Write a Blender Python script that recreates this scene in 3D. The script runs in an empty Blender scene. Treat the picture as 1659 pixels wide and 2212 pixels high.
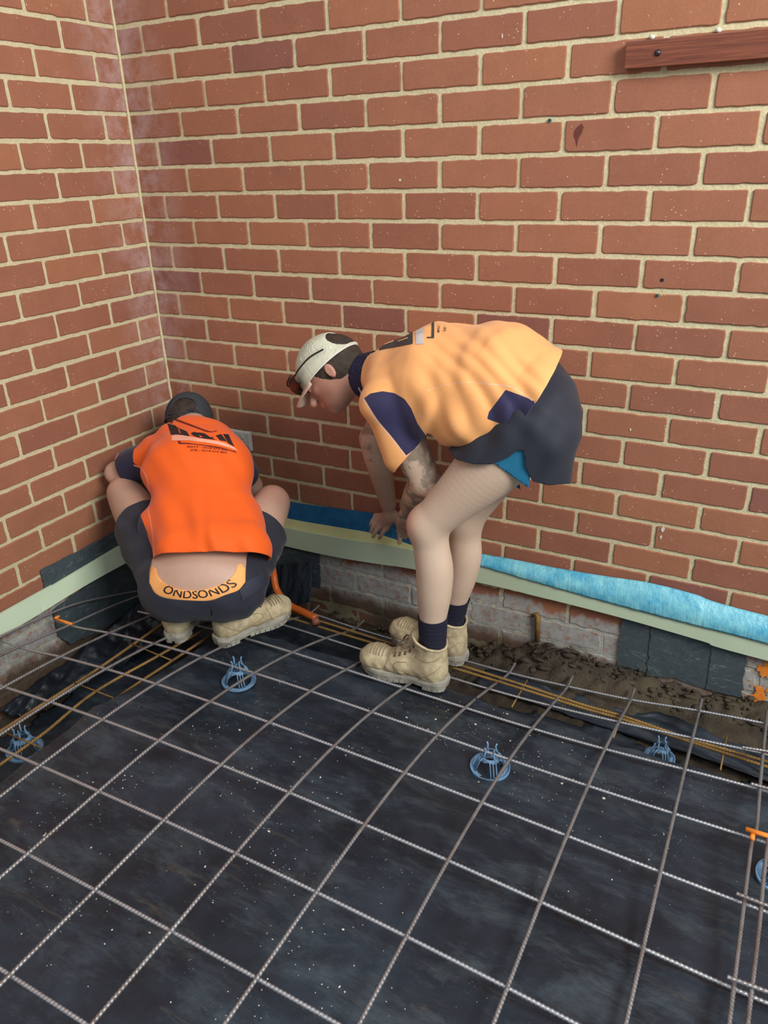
import bpy, bmesh, math, random
import numpy as np
from mathutils import Vector, Matrix
from mathutils.bvhtree import BVHTree

random.seed(7); rng = np.random.RandomState(7)
S = bpy.context.scene
COL = S.collection

# ------------------------------------------------------------------ camera, light, exposure
CAM = np.array([2.20010055, -2.21872425, 1.43112452]); FPX = 1641.38765
RC = np.array([[0.88078389, 0.47258965, -0.02964404], [0.17516, -0.38333, -0.90685], [-0.43993209, 0.79354797, -0.4204062]])
cd = bpy.data.cameras.new('camera'); cam = bpy.data.objects.new('camera', cd); COL.objects.link(cam)
cd.sensor_fit = 'VERTICAL'; cd.sensor_height = 36.0; cd.lens = FPX / 2212 * 36; cd.clip_start = 0.05
mw = Matrix.Identity(4)
for i in range(3):
    mw[i][0] = RC[0][i]; mw[i][1] = -RC[1][i]; mw[i][2] = -RC[2][i]; mw[i][3] = CAM[i]
cam.matrix_world = mw
S.camera = cam
S.view_settings.view_transform = 'Standard'; S.view_settings.look = 'None'
S.view_settings.exposure = 0.0; S.view_settings.gamma = 1.0; S.view_settings.use_curve_mapping = False

wd = bpy.data.worlds.new('world'); S.world = wd; wd.use_nodes = True
wd.node_tree.nodes['Background'].inputs[0].default_value = (0.84, 0.94, 1.0, 1)
wd.node_tree.nodes['Background'].inputs[1].default_value = 0.50

def area(name, loc, target, sx, sy, power, color):
    l = bpy.data.lights.new(name, 'AREA'); l.shape = 'RECTANGLE'; l.size = sx; l.size_y = sy; l.energy = power; l.color = color
    o = bpy.data.objects.new(name, l); COL.objects.link(o); o.location = loc
    o.rotation_euler = (Vector(target) - Vector(loc)).to_track_quat('-Z', 'Y').to_euler()
    return o
area('window_light', (4.7, -2.1, 3.1), (0.4, -0.1, 1.4), 1.8, 1.4, 205, (1.0, 0.98, 0.93))
area('skylight', (1.4, -2.0, 3.6), (1.3, -0.7, 0.6), 2.0, 1.6, 14, (0.97, 0.99, 1.0))

# ------------------------------------------------------------------ measuring helpers (photo frame 1659x2212 to points in the room)
def ray(u, v): return RC.T @ np.array([(u - 829.5) / FPX, (v - 1106) / FPX, 1.0])
def by(u, v, y): d = ray(u, v); return CAM + d * (y - CAM[1]) / d[1]
def bx(u, v, x): d = ray(u, v); return CAM + d * (x - CAM[0]) / d[0]
def bz(u, v, z): d = ray(u, v); return CAM + d * (z - CAM[2]) / d[2]
def bd(u, v, t): return CAM + ray(u, v) * t
RV, UV_, FV = RC[0], -RC[1], RC[2]

def lin(r, g, b, a=1.0):
    f = lambda c: (c / 255 / 12.92) if c / 255 <= 0.04045 else ((c / 255 + 0.055) / 1.055) ** 2.4
    return (f(r), f(g), f(b), a)

# ------------------------------------------------------------------ objects
def root(name, loc=(0, 0, 0), label=None, cat=None, group=None):
    o = bpy.data.objects.new(name, None); COL.objects.link(o); o.location = loc
    o.empty_display_size = 0.05
    return tag(o, label, cat, group)
def tag(o, label=None, cat=None, group=None, kind=None):
    if label: o['label'] = label
    if cat: o['category'] = cat
    if group: o['group'] = group
    if kind: o['kind'] = kind
    return o
def mk(name, V, F, mat, parent=None, smooth=False, attrs=None, fcol=None, solid=0, sub=0, smat=None):
    me = bpy.data.meshes.new(name)
    me.from_pydata([tuple(map(float, v)) for v in V], [], [tuple(map(int, f)) for f in F])
    mats = mat if isinstance(mat, (list, tuple)) else [mat]
    for m in mats: me.materials.append(m)
    if smooth: me.polygons.foreach_set('use_smooth', [True] * len(me.polygons))
    for k, a in (attrs or {}).items():
        at = me.attributes.new(k, 'FLOAT', 'POINT'); at.data.foreach_set('value', np.asarray(a, dtype=np.float32))
    if fcol is not None:
        at = me.attributes.new('tint', 'FLOAT', 'FACE'); at.data.foreach_set('value', np.asarray(fcol, dtype=np.float32))
    me.update()
    o = bpy.data.objects.new(name, me); COL.objects.link(o)
    if parent is not None:
        o.parent = parent
        o.matrix_parent_inverse = Matrix.Translation(parent.location).inverted()
    if solid:
        md = o.modifiers.new('s', 'SOLIDIFY'); md.thickness = solid; md.offset = -1
    if sub:
        md = o.modifiers.new('u', 'SUBSURF'); md.levels = sub; md.render_levels = sub
    return o
class MB:
    """collects shapes of one part"""
    def __init__(s): s.V = []; s.F = []
    def add(s, V, F):
        n = len(s.V); s.V += [tuple(v) for v in V]; s.F += [tuple(i + n for i in f) for f in F]; return s
    def box(s, c, h, R=None, bev=0.0):
        c = np.array(c, float); R = np.eye(3) if R is None else np.array(R)
        bm = bmesh.new(); bmesh.ops.create_cube(bm, size=1)
        for v in bm.verts: v.co = Vector((v.co.x * 2 * h[0], v.co.y * 2 * h[1], v.co.z * 2 * h[2]))
        if bev: bmesh.ops.bevel(bm, geom=bm.edges[:], offset=bev, segments=2, affect='EDGES', profile=0.6)
        bm.verts.index_update()
        V = [tuple(c + R @ np.array(v.co)) for v in bm.verts]; F = [tuple(v.index for v in f.verts) for f in bm.faces]
        bm.free(); return s.add(V, F)
    def tube(s, P, r, n=8, closed=False, flat=None):
        P = [np.array(p, float) for p in P]; N = len(P); V = []; F = []
        rr = r if hasattr(r, '__len__') else [r] * N
        T = []
        for i in range(N):
            a = P[(i - 1) % N] if (closed or i > 0) else P[i]; b = P[(i + 1) % N] if (closed or i < N - 1) else P[i]
            t = b - a; T.append(t / (np.linalg.norm(t) + 1e-12))
        ref = np.array([0, 0, 1.0]) if abs(T[0][2]) < 0.9 else np.array([1.0, 0, 0])
        if flat is not None: ref = np.array(flat[0], float)
        u = np.cross(T[0], ref); u /= np.linalg.norm(u)
        for i in range(N):
            if flat is not None: u = np.cross(T[i], ref)
            u = u - T[i] * (u @ T[i]); u /= np.linalg.norm(u) + 1e-12; w = np.cross(T[i], u)
            for k in range(n):
                a = 2 * math.pi * k / n
                f2 = flat[1] if flat is not None else 1.0
                V.append(P[i] + rr[i] * (math.cos(a) * u + f2 * math.sin(a) * w))
        M_ = N if closed else N - 1
        for i in range(M_):
            for k in range(n):
                a = i * n + k; b = i * n + (k + 1) % n; c = ((i + 1) % N) * n + (k + 1) % n; d = ((i + 1) % N) * n + k
                F.append((a, d, c, b))
        if not closed:
            F.append(tuple(range(n))); F.append(tuple((N - 1) * n + k for k in reversed(range(n))))
        return s.add(V, F)
    def prism(s, pts, off):
        """planar polygon pts (3-D) extruded by off"""
        n = len(pts); off = np.array(off, float)
        V = [np.array(p, float) for p in pts] + [np.array(p, float) + off for p in pts]
        F = [tuple(range(n)), tuple(reversed(range(n, 2 * n)))] + [(i, i + n, (i + 1) % n + n, (i + 1) % n) for i in range(n)]
        return s.add(V, F)
    def build(s, name, mat, parent=None, smooth=False, **k):
        o = mk(name, s.V, s.F, mat, parent, smooth, **k)
        bm = bmesh.new(); bm.from_mesh(o.data); bmesh.ops.recalc_face_normals(bm, faces=bm.faces[:]); bm.to_mesh(o.data); bm.free()
        return o
def catmull(P, n=8):
    P = [np.array(p, float) for p in P]; out = []
    for i in range(len(P) - 1):
        p0 = P[max(i - 1, 0)]; p1 = P[i]; p2 = P[i + 1]; p3 = P[min(i + 2, len(P) - 1)]
        for k in range(n):
            t = k / n
            out.append(0.5 * ((2 * p1) + (-p0 + p2) * t + (2 * p0 - 5 * p1 + 4 * p2 - p3) * t * t + (-p0 + 3 * p1 - 3 * p2 + p3) * t ** 3))
    out.append(P[-1]); return out

# ------------------------------------------------------------------ materials
class NT:
    def __init__(s, name):
        s.m = bpy.data.materials.new(name); s.m.use_nodes = True; s.t = s.m.node_tree; s.N = s.t.nodes; s.L = s.t.links
        s.b = s.N['Principled BSDF']; s._tc = None
    def co(s, kind='Object', scale=None):
        if s._tc is None: s._tc = s.N.new('ShaderNodeTexCoord')
        o = s._tc.outputs[kind]
        if scale is None: return o
        mp = s.N.new('ShaderNodeMapping'); mp.inputs['Scale'].default_value = scale; s.L.new(o, mp.inputs[0]); return mp.outputs[0]
    def pos(s):
        g = s.N.new('ShaderNodeNewGeometry'); return g.outputs['Position']
    def noise(s, co, sc, det=4, rough=0.55, dist=0.0):
        n = s.N.new('ShaderNodeTexNoise'); n.inputs['Scale'].default_value = sc; n.inputs['Detail'].default_value = det
        n.inputs['Roughness'].default_value = rough; n.inputs['Distortion'].default_value = dist
        s.L.new(co, n.inputs['Vector']); return n.outputs[0]
    def ramp(s, x, stops):
        r = s.N.new('ShaderNodeValToRGB'); s.L.new(x, r.inputs[0]); e = r.color_ramp.elements
        while len(e) < len(stops): e.new(0.5)
        for q, (p, c) in zip(e, stops):
            q.position = p; q.color = c if hasattr(c, '__len__') else (c, c, c, 1)
        return r.outputs[0]
    def mix(s, f, a, b, mode='MIX'):
        m = s.N.new('ShaderNodeMix'); m.data_type = 'RGBA'; m.blend_type = mode
        for i, x in ((0, f), (6, a), (7, b)):
            if hasattr(x, 'is_linked') or hasattr(x, 'links'): s.L.new(x, m.inputs[i])
            elif i == 0: m.inputs[0].default_value = x
            else: m.inputs[i].default_value = x
        return m.outputs[2]
    def math(s, op, a, b=0.0, clamp=False):
        m = s.N.new('ShaderNodeMath'); m.operation = op; m.use_clamp = clamp
        for i, x in ((0, a), (1, b)):
            if hasattr(x, 'links'): s.L.new(x, m.inputs[i])
            else: m.inputs[i].default_value = x
        return m.outputs[0]
    def attr(s, name):
        a = s.N.new('ShaderNodeAttribute'); a.attribute_name = name; return a.outputs['Fac']
    def sep(s, v):
        n = s.N.new('ShaderNodeSeparateXYZ'); s.L.new(v, n.inputs[0]); return n.outputs
    def bump(s, h, st=0.3, dist=0.002):
        b = s.N.new('ShaderNodeBump'); b.inputs['Strength'].default_value = st; b.inputs['Distance'].default_value = dist
        s.L.new(h, b.inputs['Height']); s.L.new(b.outputs[0], s.b.inputs['Normal']); return b
    def set(s, **k):
        for n, v in k.items():
            i = s.b.inputs[n.replace('_', ' ')]
            if hasattr(v, 'links'): s.L.new(v, i)
            else: i.default_value = v
        return s
def simple(name, c, rough=0.6, metal=0.0, var=0.12, sc=12, bump=0.15, bsc=180, dist=0.001, spec=0.5, sheen=0):
    n = NT(name); co = n.co()
    v = n.ramp(n.noise(co, sc, 5), [(0.3, 1 - var), (0.7, 1 + var)])
    n.set(Base_Color=n.mix(1.0, c, v, 'MULTIPLY'), Roughness=rough, Metallic=metal)
    n.b.inputs['Specular IOR Level'].default_value = spec
    if sheen: n.b.inputs['Sheen Weight'].default_value = sheen
    if bump: n.bump(n.noise(co, bsc, 3), bump, dist)
    return n.m

def wall_stain(n, base, is_mortar):
    """old whitewash, mud and dampness on the courses below the floor line"""
    p = n.pos(); xyz = n.sep(p)
    nz = n.noise(p, 7, 6, 0.65); nf = n.noise(p, 38, 5, 0.7); nb = n.noise(p, 2.5, 3, 0.5)
    zw = n.math('ADD', xyz[2], n.math('MULTIPLY', n.math('SUBTRACT', nz, 0.5), 0.16))
    # whitewash band just under the cream strip
    wb = n.math('MULTIPLY', n.ramp(n.math('ADD', n.math('MULTIPLY', zw, 2.0), 0.6), [(0.22, 0), (0.34, 1), (0.60, 1), (0.64, 0)]), n.ramp(nf, [(0.36, 0.25), (0.5, 1)]))
    c = n.mix(n.math('MULTIPLY', wb, 0.92), base, n.mix(n.noise(p, 22, 6, 0.75), lin(84, 86, 88), lin(214, 216, 212)))
    mud = n.ramp(n.math('ADD', n.math('MULTIPLY', zw, 2.0), 0.6), [(0.26, 1), (0.38, 0)])
    mc = n.mix(nf, lin(44, 37, 31), lin(98, 84, 70))
    c = n.mix(n.math('MULTIPLY', mud, n.ramp(nb, [(0.42, 0.96), (0.66, 0.45)])), c, mc)
    return c, nf, nz, xyz, p

def brick_mat():
    n = NT('red_brick'); t = n.attr('tint')
    p = n.pos()
    base = n.ramp(t, [(0.0, lin(148, 96, 77)), (0.25, lin(154, 100, 79)), (0.6, lin(161, 106, 82)), (0.9, lin(168, 111, 82)), (1.0, lin(142, 92, 80))])
    fine = n.noise(p, 260, 4, 0.7); big = n.noise(p, 9, 4, 0.6)
    base = n.mix(1.0, base, n.ramp(fine, [(0.25, 0.86), (0.75, 1.12)]), 'MULTIPLY')
    base = n.mix(1.0, base, n.ramp(big, [(0.3, 0.93), (0.7, 1.07)]), 'MULTIPLY')
    # drag marks of pale dust, small white flecks, dark pits
    mp = n.N.new('ShaderNodeMapping'); mp.inputs['Scale'].default_value = (60, 60, 14); n.L.new(p, mp.inputs[0])
    dr = n.noise(mp.outputs[0], 2.2, 4, 0.7)
    base = n.mix(n.math('MULTIPLY', n.ramp(dr, [(0.62, 0), (0.78, 1)]), 0.35), base, lin(196, 148, 124))
    vo = n.N.new('ShaderNodeTexVoronoi'); vo.inputs['Scale'].default_value = 85; n.L.new(p, vo.inputs['Vector'])
    sp = n.math('MULTIPLY', n.ramp(vo.outputs['Distance'], [(0.10, 1), (0.19, 0)]), n.ramp(n.noise(p, 23, 2), [(0.55, 0), (0.62, 1)]))
    base = n.mix(n.math('MULTIPLY', sp, 0.75), base, lin(232, 200, 176))
    # chalky bloom by the corner
    xyz = n.sep(p)
    near = n.math('MINIMUM', xyz[0], n.math('MULTIPLY', xyz[1], -1.0))
    far = n.math('MAXIMUM', xyz[0], n.math('MULTIPLY', xyz[1], -1.0))
    ef = n.math('MULTIPLY', n.ramp(far, [(0.03, 1), (0.22, 0)]), n.ramp(n.noise(p, 11, 6, 0.7), [(0.40, 0), (0.62, 1)]))
    ef = n.math('MULTIPLY', ef, n.ramp(n.math('MULTIPLY', xyz[2], 0.5), [(0.15, 0.35), (0.45, 1)]))
    base = n.mix(n.math('MULTIPLY', ef, 0.55), base, lin(196, 172, 172))
    pb = n.math('MULTIPLY', n.ramp(n.noise(p, 3.1, 5, 0.75), [(0.66, 0), (0.78, 1)]), 0.3)
    base = n.mix(pb, base, lin(176, 140, 146))
    c, nf, nz, xyz, p = wall_stain(n, base, False)
    n.set(Base_Color=c, Roughness=0.82); n.b.inputs['Specular IOR Level'].default_value = 0.3
    n.bump(n.math('ADD', n.math('MULTIPLY', fine, 0.5), big), 0.35, 0.0025)
    return n.m
def mortar_mat():
    n = NT('cream_mortar'); p = n.pos()
    nf = n.noise(p, 120, 5, 0.7); nb = n.noise(p, 6, 4, 0.6)
    base = n.mix(nb, lin(206, 194, 154), lin(224, 214, 178))
    base = n.mix(1.0, base, n.ramp(nf, [(0.25, 0.78), (0.7, 1.1)]), 'MULTIPLY')
    c, *_ = wall_stain(n, base, True)
    n.set(Base_Color=c, Roughness=0.92); n.b.inputs['Specular IOR Level'].default_value = 0.2
    n.bump(nf, 0.6, 0.004)
    return n.m
M_BRICK = brick_mat(); M_MORTAR = mortar_mat()

def soil_mat():
    n = NT('damp_soil'); p = n.pos(); nb = n.noise(p, 5, 5, 0.6); nf = n.noise(p, 45, 6, 0.7); xyz = n.sep(p)
    c = n.mix(nf, lin(30, 26, 22), lin(92, 80, 66))
    clay = n.ramp(nb, [(0.5, 0), (0.62, 1)])
    c = n.mix(n.math('MULTIPLY', clay, 0.35), c, lin(104, 92, 68))
    n.set(Base_Color=c, Roughness=0.9); n.bump(nf, 0.9, 0.012); return n.m
def plastic_mat(name='black_plastic', dirt=1.0):
    n = NT(name); p = n.pos()
    nb = n.noise(p, 2.2, 5, 0.65, 0.6); nf = n.noise(p, 30, 6, 0.75)
    c = n.mix(n.ramp(nb, [(0.35, 0), (0.7, 1)]), lin(26, 31, 39), lin(47, 56, 68))
    # dried smears
    mp = n.N.new('ShaderNodeMapping'); mp.inputs['Scale'].default_value = (1.0, 2.6, 1); mp.inputs['Rotation'].default_value = (0, 0, 0.5); n.L.new(p, mp.inputs[0])
    sm = n.noise(mp.outputs[0], 4.5, 8, 0.75, 0.25)
    c = n.mix(n.math('MULTIPLY', n.ramp(sm, [(0.48, 0), (0.68, 1)]), 0.40 * dirt), c, lin(90, 104, 112))
    # clay-brown scuffs
    mp2 = n.N.new('ShaderNodeMapping'); mp2.inputs['Scale'].default_value = (1.2, 9.0, 1); mp2.inputs['Location'].default_value = (3, 1, 0); n.L.new(p, mp2.inputs[0])
    sc = n.noise(mp2.outputs[0], 3.2, 6, 0.7, 0.4)
    c = n.mix(n.math('MULTIPLY', n.ramp(sc, [(0.60, 0), (0.74, 1)]), 0.4 * dirt), c, lin(118, 104, 80))
    # crumbs of dry mortar, clustered
    vo = n.N.new('ShaderNodeTexVoronoi'); vo.inputs['Scale'].default_value = 190; n.L.new(p, vo.inputs['Vector'])
    vo.inputs['Randomness'].default_value = 1.0
    cl = n.ramp(n.noise(p, 5.5, 3, 0.6), [(0.52, 0), (0.64, 1)])
    gate = n.ramp(n.noise(p, 95, 2, 0.5), [(0.60, 0), (0.64, 1)])
    fl = n.math('MULTIPLY', n.math('MULTIPLY', n.ramp(vo.outputs['Distance'], [(0.16, 1), (0.26, 0)]), cl), gate)
    c = n.mix(n.math('MULTIPLY', fl, 0.85 * dirt), c, lin(214, 218, 216))
    r = n.math('ADD', n.ramp(nf, [(0.3, 0.30), (0.7, 0.46)]), n.math('MULTIPLY', fl, 0.4))
    n.set(Base_Color=c, Roughness=r); n.b.inputs['Specular IOR Level'].default_value = 0.42
    n.bump(n.math('ADD', n.math('MULTIPLY', n.noise(p, 9, 5, 0.6), 1.0), n.math('MULTIPLY', nf, 0.25)), 0.35, 0.012)
    return n.m
M_SOIL = soil_mat(); M_PLAS = plastic_mat(); M_FOLD = plastic_mat('black_plastic_fold', 0.12)

def steel_mat(name, a, b, rough, metal, rustc=None):
    n = NT(name); p = n.pos(); nf = n.noise(p, 30, 5, 0.7)
    c = n.mix(nf, a, b)
    if rustc: c = n.mix(n.ramp(n.noise(p, 7, 4, 0.7), [(0.5, 0), (0.68, 0.8)]), c, rustc)
    n.set(Base_Color=c, Roughness=rough, Metallic=metal); n.bump(n.noise(p, 400, 3), 0.25, 0.0006); return n.m
M_BARX = steel_mat('mesh_wire_bright', lin(168, 168, 172), lin(210, 212, 218), 0.33, 0.75)
M_BARY = steel_mat('mesh_wire_dull', lin(122, 118, 118), lin(176, 174, 176), 0.40, 0.6, lin(124, 108, 100))
M_RUST = steel_mat('rusty_bar', lin(118, 88, 44), lin(168, 134, 78), 0.62, 0.25, lin(100, 70, 40))
M_ORANGEP = simple('orange_paint', lin(238, 140, 52), 0.6, var=0.15, sc=60)
M_BOARD = simple('pale_green_board', lin(196, 212, 184), 0.5, var=0.05, sc=5, bump=0.08)
M_FOAM = simple('yellow_foam', lin(206, 204, 146), 0.75, var=0.10, sc=14, bump=0.4, bsc=300)
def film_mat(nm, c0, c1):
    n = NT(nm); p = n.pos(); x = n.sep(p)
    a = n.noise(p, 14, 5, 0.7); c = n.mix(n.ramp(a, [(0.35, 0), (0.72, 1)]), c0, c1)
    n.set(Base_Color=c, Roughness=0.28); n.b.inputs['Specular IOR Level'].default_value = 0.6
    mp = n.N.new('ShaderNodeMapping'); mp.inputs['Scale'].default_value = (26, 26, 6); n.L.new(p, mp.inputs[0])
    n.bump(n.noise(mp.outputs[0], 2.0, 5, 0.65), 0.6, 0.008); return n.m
M_FILM = film_mat('blue_film', lin(22, 84, 134), lin(36, 118, 164)); M_FILM_LIT = film_mat('blue_film_lit', lin(70, 168, 206), lin(150, 220, 228))  # one film, two copies: glare and light shining through painted into the second
def bitu_mat():
    n = NT('bitumen_sheet'); p = n.pos(); a = n.noise(p, 30, 6, 0.75, 0.8)
    mp = n.N.new('ShaderNodeMapping'); mp.inputs['Scale'].default_value = (1, 1, 2.6); mp.inputs['Rotation'].default_value = (0, .5, 0); n.L.new(p, mp.inputs[0])
    s_ = n.noise(mp.outputs[0], 18, 6, 0.8, 1.2)
    c = n.mix(a, lin(52, 62, 68), lin(88, 100, 106)); c = n.mix(n.math('MULTIPLY', n.ramp(s_, [(0.56, 0), (0.68, 1)]), .6), c, lin(150, 158, 158))
    n.set(Base_Color=c, Roughness=0.5); n.bump(a, 0.4, 0.004); return n.m
M_BITU = bitu_mat()
M_WOOD = None
def wood_mat():
    n = NT('varnished_jarrah'); p = n.pos()
    mp = n.N.new('ShaderNodeMapping'); mp.inputs['Scale'].default_value = (2.0, 60, 60); n.L.new(p, mp.inputs[0])
    g = n.noise(mp.outputs[0], 3.0, 6, 0.7, 0.5)
    c = n.mix(n.ramp(g, [(0.3, 0), (0.7, 1)]), lin(86, 42, 32), lin(150, 84, 56))
    n.set(Base_Color=c, Roughness=0.34); n.b.inputs['Coat Weight'].default_value = 0.3; n.bump(g, 0.2, 0.001); return n.m
M_WOOD = wood_mat()
M_DARKMET = simple('dark_screw', lin(78, 72, 78), 0.3, 0.8, bump=0)
M_WHITEPL = simple('white_plastic', lin(206, 208, 200), 0.35, var=0.04, bump=0)
M_BLACK = simple('black_slot', lin(24, 24, 26), 0.6, bump=0)
M_CHAIR = simple('blue_grey_plastic', lin(112, 148, 182), 0.45, var=0.12, sc=30, bump=0.15)
M_PIPE = simple('orange_conduit', lin(214, 106, 42), 0.42, var=0.06, sc=20, bump=0.05)
M_GREEN = simple('green_plug', lin(52, 96, 84), 0.6, bump=0)
M_CRUMB = simple('mortar_crumb', lin(212, 208, 196), 0.9, var=0.1)

def skin_mat(name, a, b, knee=None, tattoo=None):
    n = NT(name); p = n.pos(); nz = n.noise(p, 10, 4, 0.6); nf = n.noise(p, 160, 4, 0.7)
    c = n.mix(nz, a, b); c = n.mix(1.0, c, n.ramp(nf, [(0.3, 0.95), (0.7, 1.04)]), 'MULTIPLY')
    c = n.mix(n.math('MULTIPLY', n.attr('red'), 0.55), c, lin(206, 116, 100))
    c = n.mix(n.math('MULTIPLY', n.attr('tan'), 1.0), c, lin(138, 92, 74))
    ink = n.math('MULTIPLY', n.attr('ink'), n.ramp(n.noise(p, 24, 4, 0.6), [(0.44, 0), (0.56, 1)]))
    c = n.mix(n.math('MULTIPLY', ink, 0.62), c, lin(96, 92, 80))
    n.set(Base_Color=c, Roughness=0.52); n.b.inputs['Subsurface Weight'].default_value = 0.12
    n.b.inputs['Subsurface Radius'].default_value = (0.02, 0.008, 0.004); n.b.inputs['Subsurface Scale'].default_value = 0.4
    n.bump(nf, 0.12, 0.001); return n.m
M_SKIN2 = skin_mat('skin_pale', lin(206, 178, 156), lin(216, 190, 168))
M_SKIN1 = skin_mat('skin_fair', lin(188, 150, 130), lin(208, 172, 152))

def shirt_mat(name, main, dark, pipe, rough=0.75, stain=0.0):
    n = NT(name); p = n.pos()
    d = n.attr('panel'); q = n.attr('pipe')
    nz = n.noise(p, 6, 4, 0.6)
    m1 = n.mix(nz, tuple(x * 0.96 for x in main[:3]) + (1,), tuple(min(1, x * 1.04) for x in main[:3]) + (1,))
    if stain: m1 = n.mix(n.math('MULTIPLY', n.ramp(n.noise(p, 5, 5, 0.7), [(0.55, 0), (0.8, 1)]), stain), m1, lin(150, 110, 70))
    c = n.mix(n.math('GREATER_THAN', d, 0.0), m1, dark)
    c = n.mix(n.math('GREATER_THAN', q, 0.0), c, pipe)
    n.set(Base_Color=c, Roughness=rough); n.b.inputs['Sheen Weight'].default_value = 0.15
    w = n.noise(p, 900, 2); n.bump(w, 0.2, 0.0006); return n.m
M_SH1 = shirt_mat('bright_orange_cloth', lin(248, 98, 8), lin(28, 27, 58), lin(255, 140, 110))
M_SH2 = shirt_mat('faded_orange_cloth', lin(252, 178, 110), lin(44, 40, 78), lin(240, 190, 160), stain=0.25)
M_NAVY1 = simple('navy_cotton', lin(36, 38, 52), 0.8, var=0.2, sc=8, bump=0.3, bsc=700, dist=0.0008, sheen=0.1)
M_NAVY2 = simple('black_navy_shorts', lin(32, 36, 50), 0.75, var=0.12, sc=8, bump=0.3, bsc=700, dist=0.0008, sheen=0.1)
M_SOCK = simple('navy_sock', lin(24, 25, 46), 0.9, var=0.1, bump=0.6, bsc=500)
M_TEAL = simple('teal_underwear', lin(34, 116, 154), 0.6, var=0.08, bump=0.1)
M_COLLAR = simple('navy_collar', lin(34, 34, 66), 0.8, bump=0.3, bsc=600)
M_PRINT = simple('dark_print', lin(44, 32, 34), 0.6, bump=0)
M_PRINT2 = simple('grey_print', lin(66, 66, 68), 0.6, bump=0)
M_PRINTR = simple('maroon_print', lin(120, 30, 20), 0.6, bump=0)
M_REFL = simple('reflective_band', lin(250, 176, 150), 0.4, bump=0)
M_REFL2 = simple('grey_band', lin(206, 196, 192), 0.4, bump=0)
M_BAND = simple('peach_waistband', lin(255, 178, 104), 0.7, bump=0.2, bsc=600)
M_CAP1 = simple('charcoal_cap', lin(58, 62, 68), 0.85, var=0.1, bump=0.4, bsc=600)
M_CAP2 = simple('off_white_cap', lin(204, 204, 182), 0.85, var=0.14, sc=22, bump=0.4, bsc=600)
M_CAP2B = simple('pale_cap_band', lin(222, 222, 208), 0.8, var=0.05, bump=0.2)
M_BRIM = simple('cap_brim', lin(196, 168, 148), 0.8, var=0.12, sc=30, bump=0.2)
M_HAIR = simple('dark_hair', lin(58, 46, 38), 0.7, var=0.4, sc=60, bump=0.8, bsc=420, dist=0.003)
M_LENS = simple('dark_red_lens', lin(40, 13, 12), 0.35, var=0.2, bump=0)
M_BOOT = None
def boot_mat():
    n = NT('tan_suede'); p = n.co(); a = n.noise(p, 26, 5, 0.7); f = n.noise(p, 300, 3)
    c = n.mix(n.ramp(a, [(0.35, 0), (0.65, 1)]), lin(166, 150, 120), lin(208, 192, 156))
    c = n.mix(n.math('MULTIPLY', n.ramp(n.noise(p, 9, 4, 0.7), [(0.55, 0), (0.75, 1)]), 0.5), c, lin(146, 138, 120))
    n.set(Base_Color=c, Roughness=0.9); n.bump(n.math('ADD', f, a), 0.4, 0.0015); return n.m
M_BOOT = boot_mat()
M_RIB = simple('scuffed_toe_rib', lin(150, 136, 110), .9, bump=.2)
M_SOLE = simple('muddy_sole', lin(158, 154, 142), 0.9, var=0.3, sc=40, bump=0.6, bsc=120, dist=0.002)
M_LACE = simple('brown_lace', lin(112, 92, 72), 0.85, bump=0.4, bsc=600)
M_EYE = simple('eyelet_metal', lin(130, 126, 118), 0.4, 0.7, bump=0)
M_WHITEL = simple('white_label', lin(220, 216, 214), 0.6, bump=0)

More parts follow.
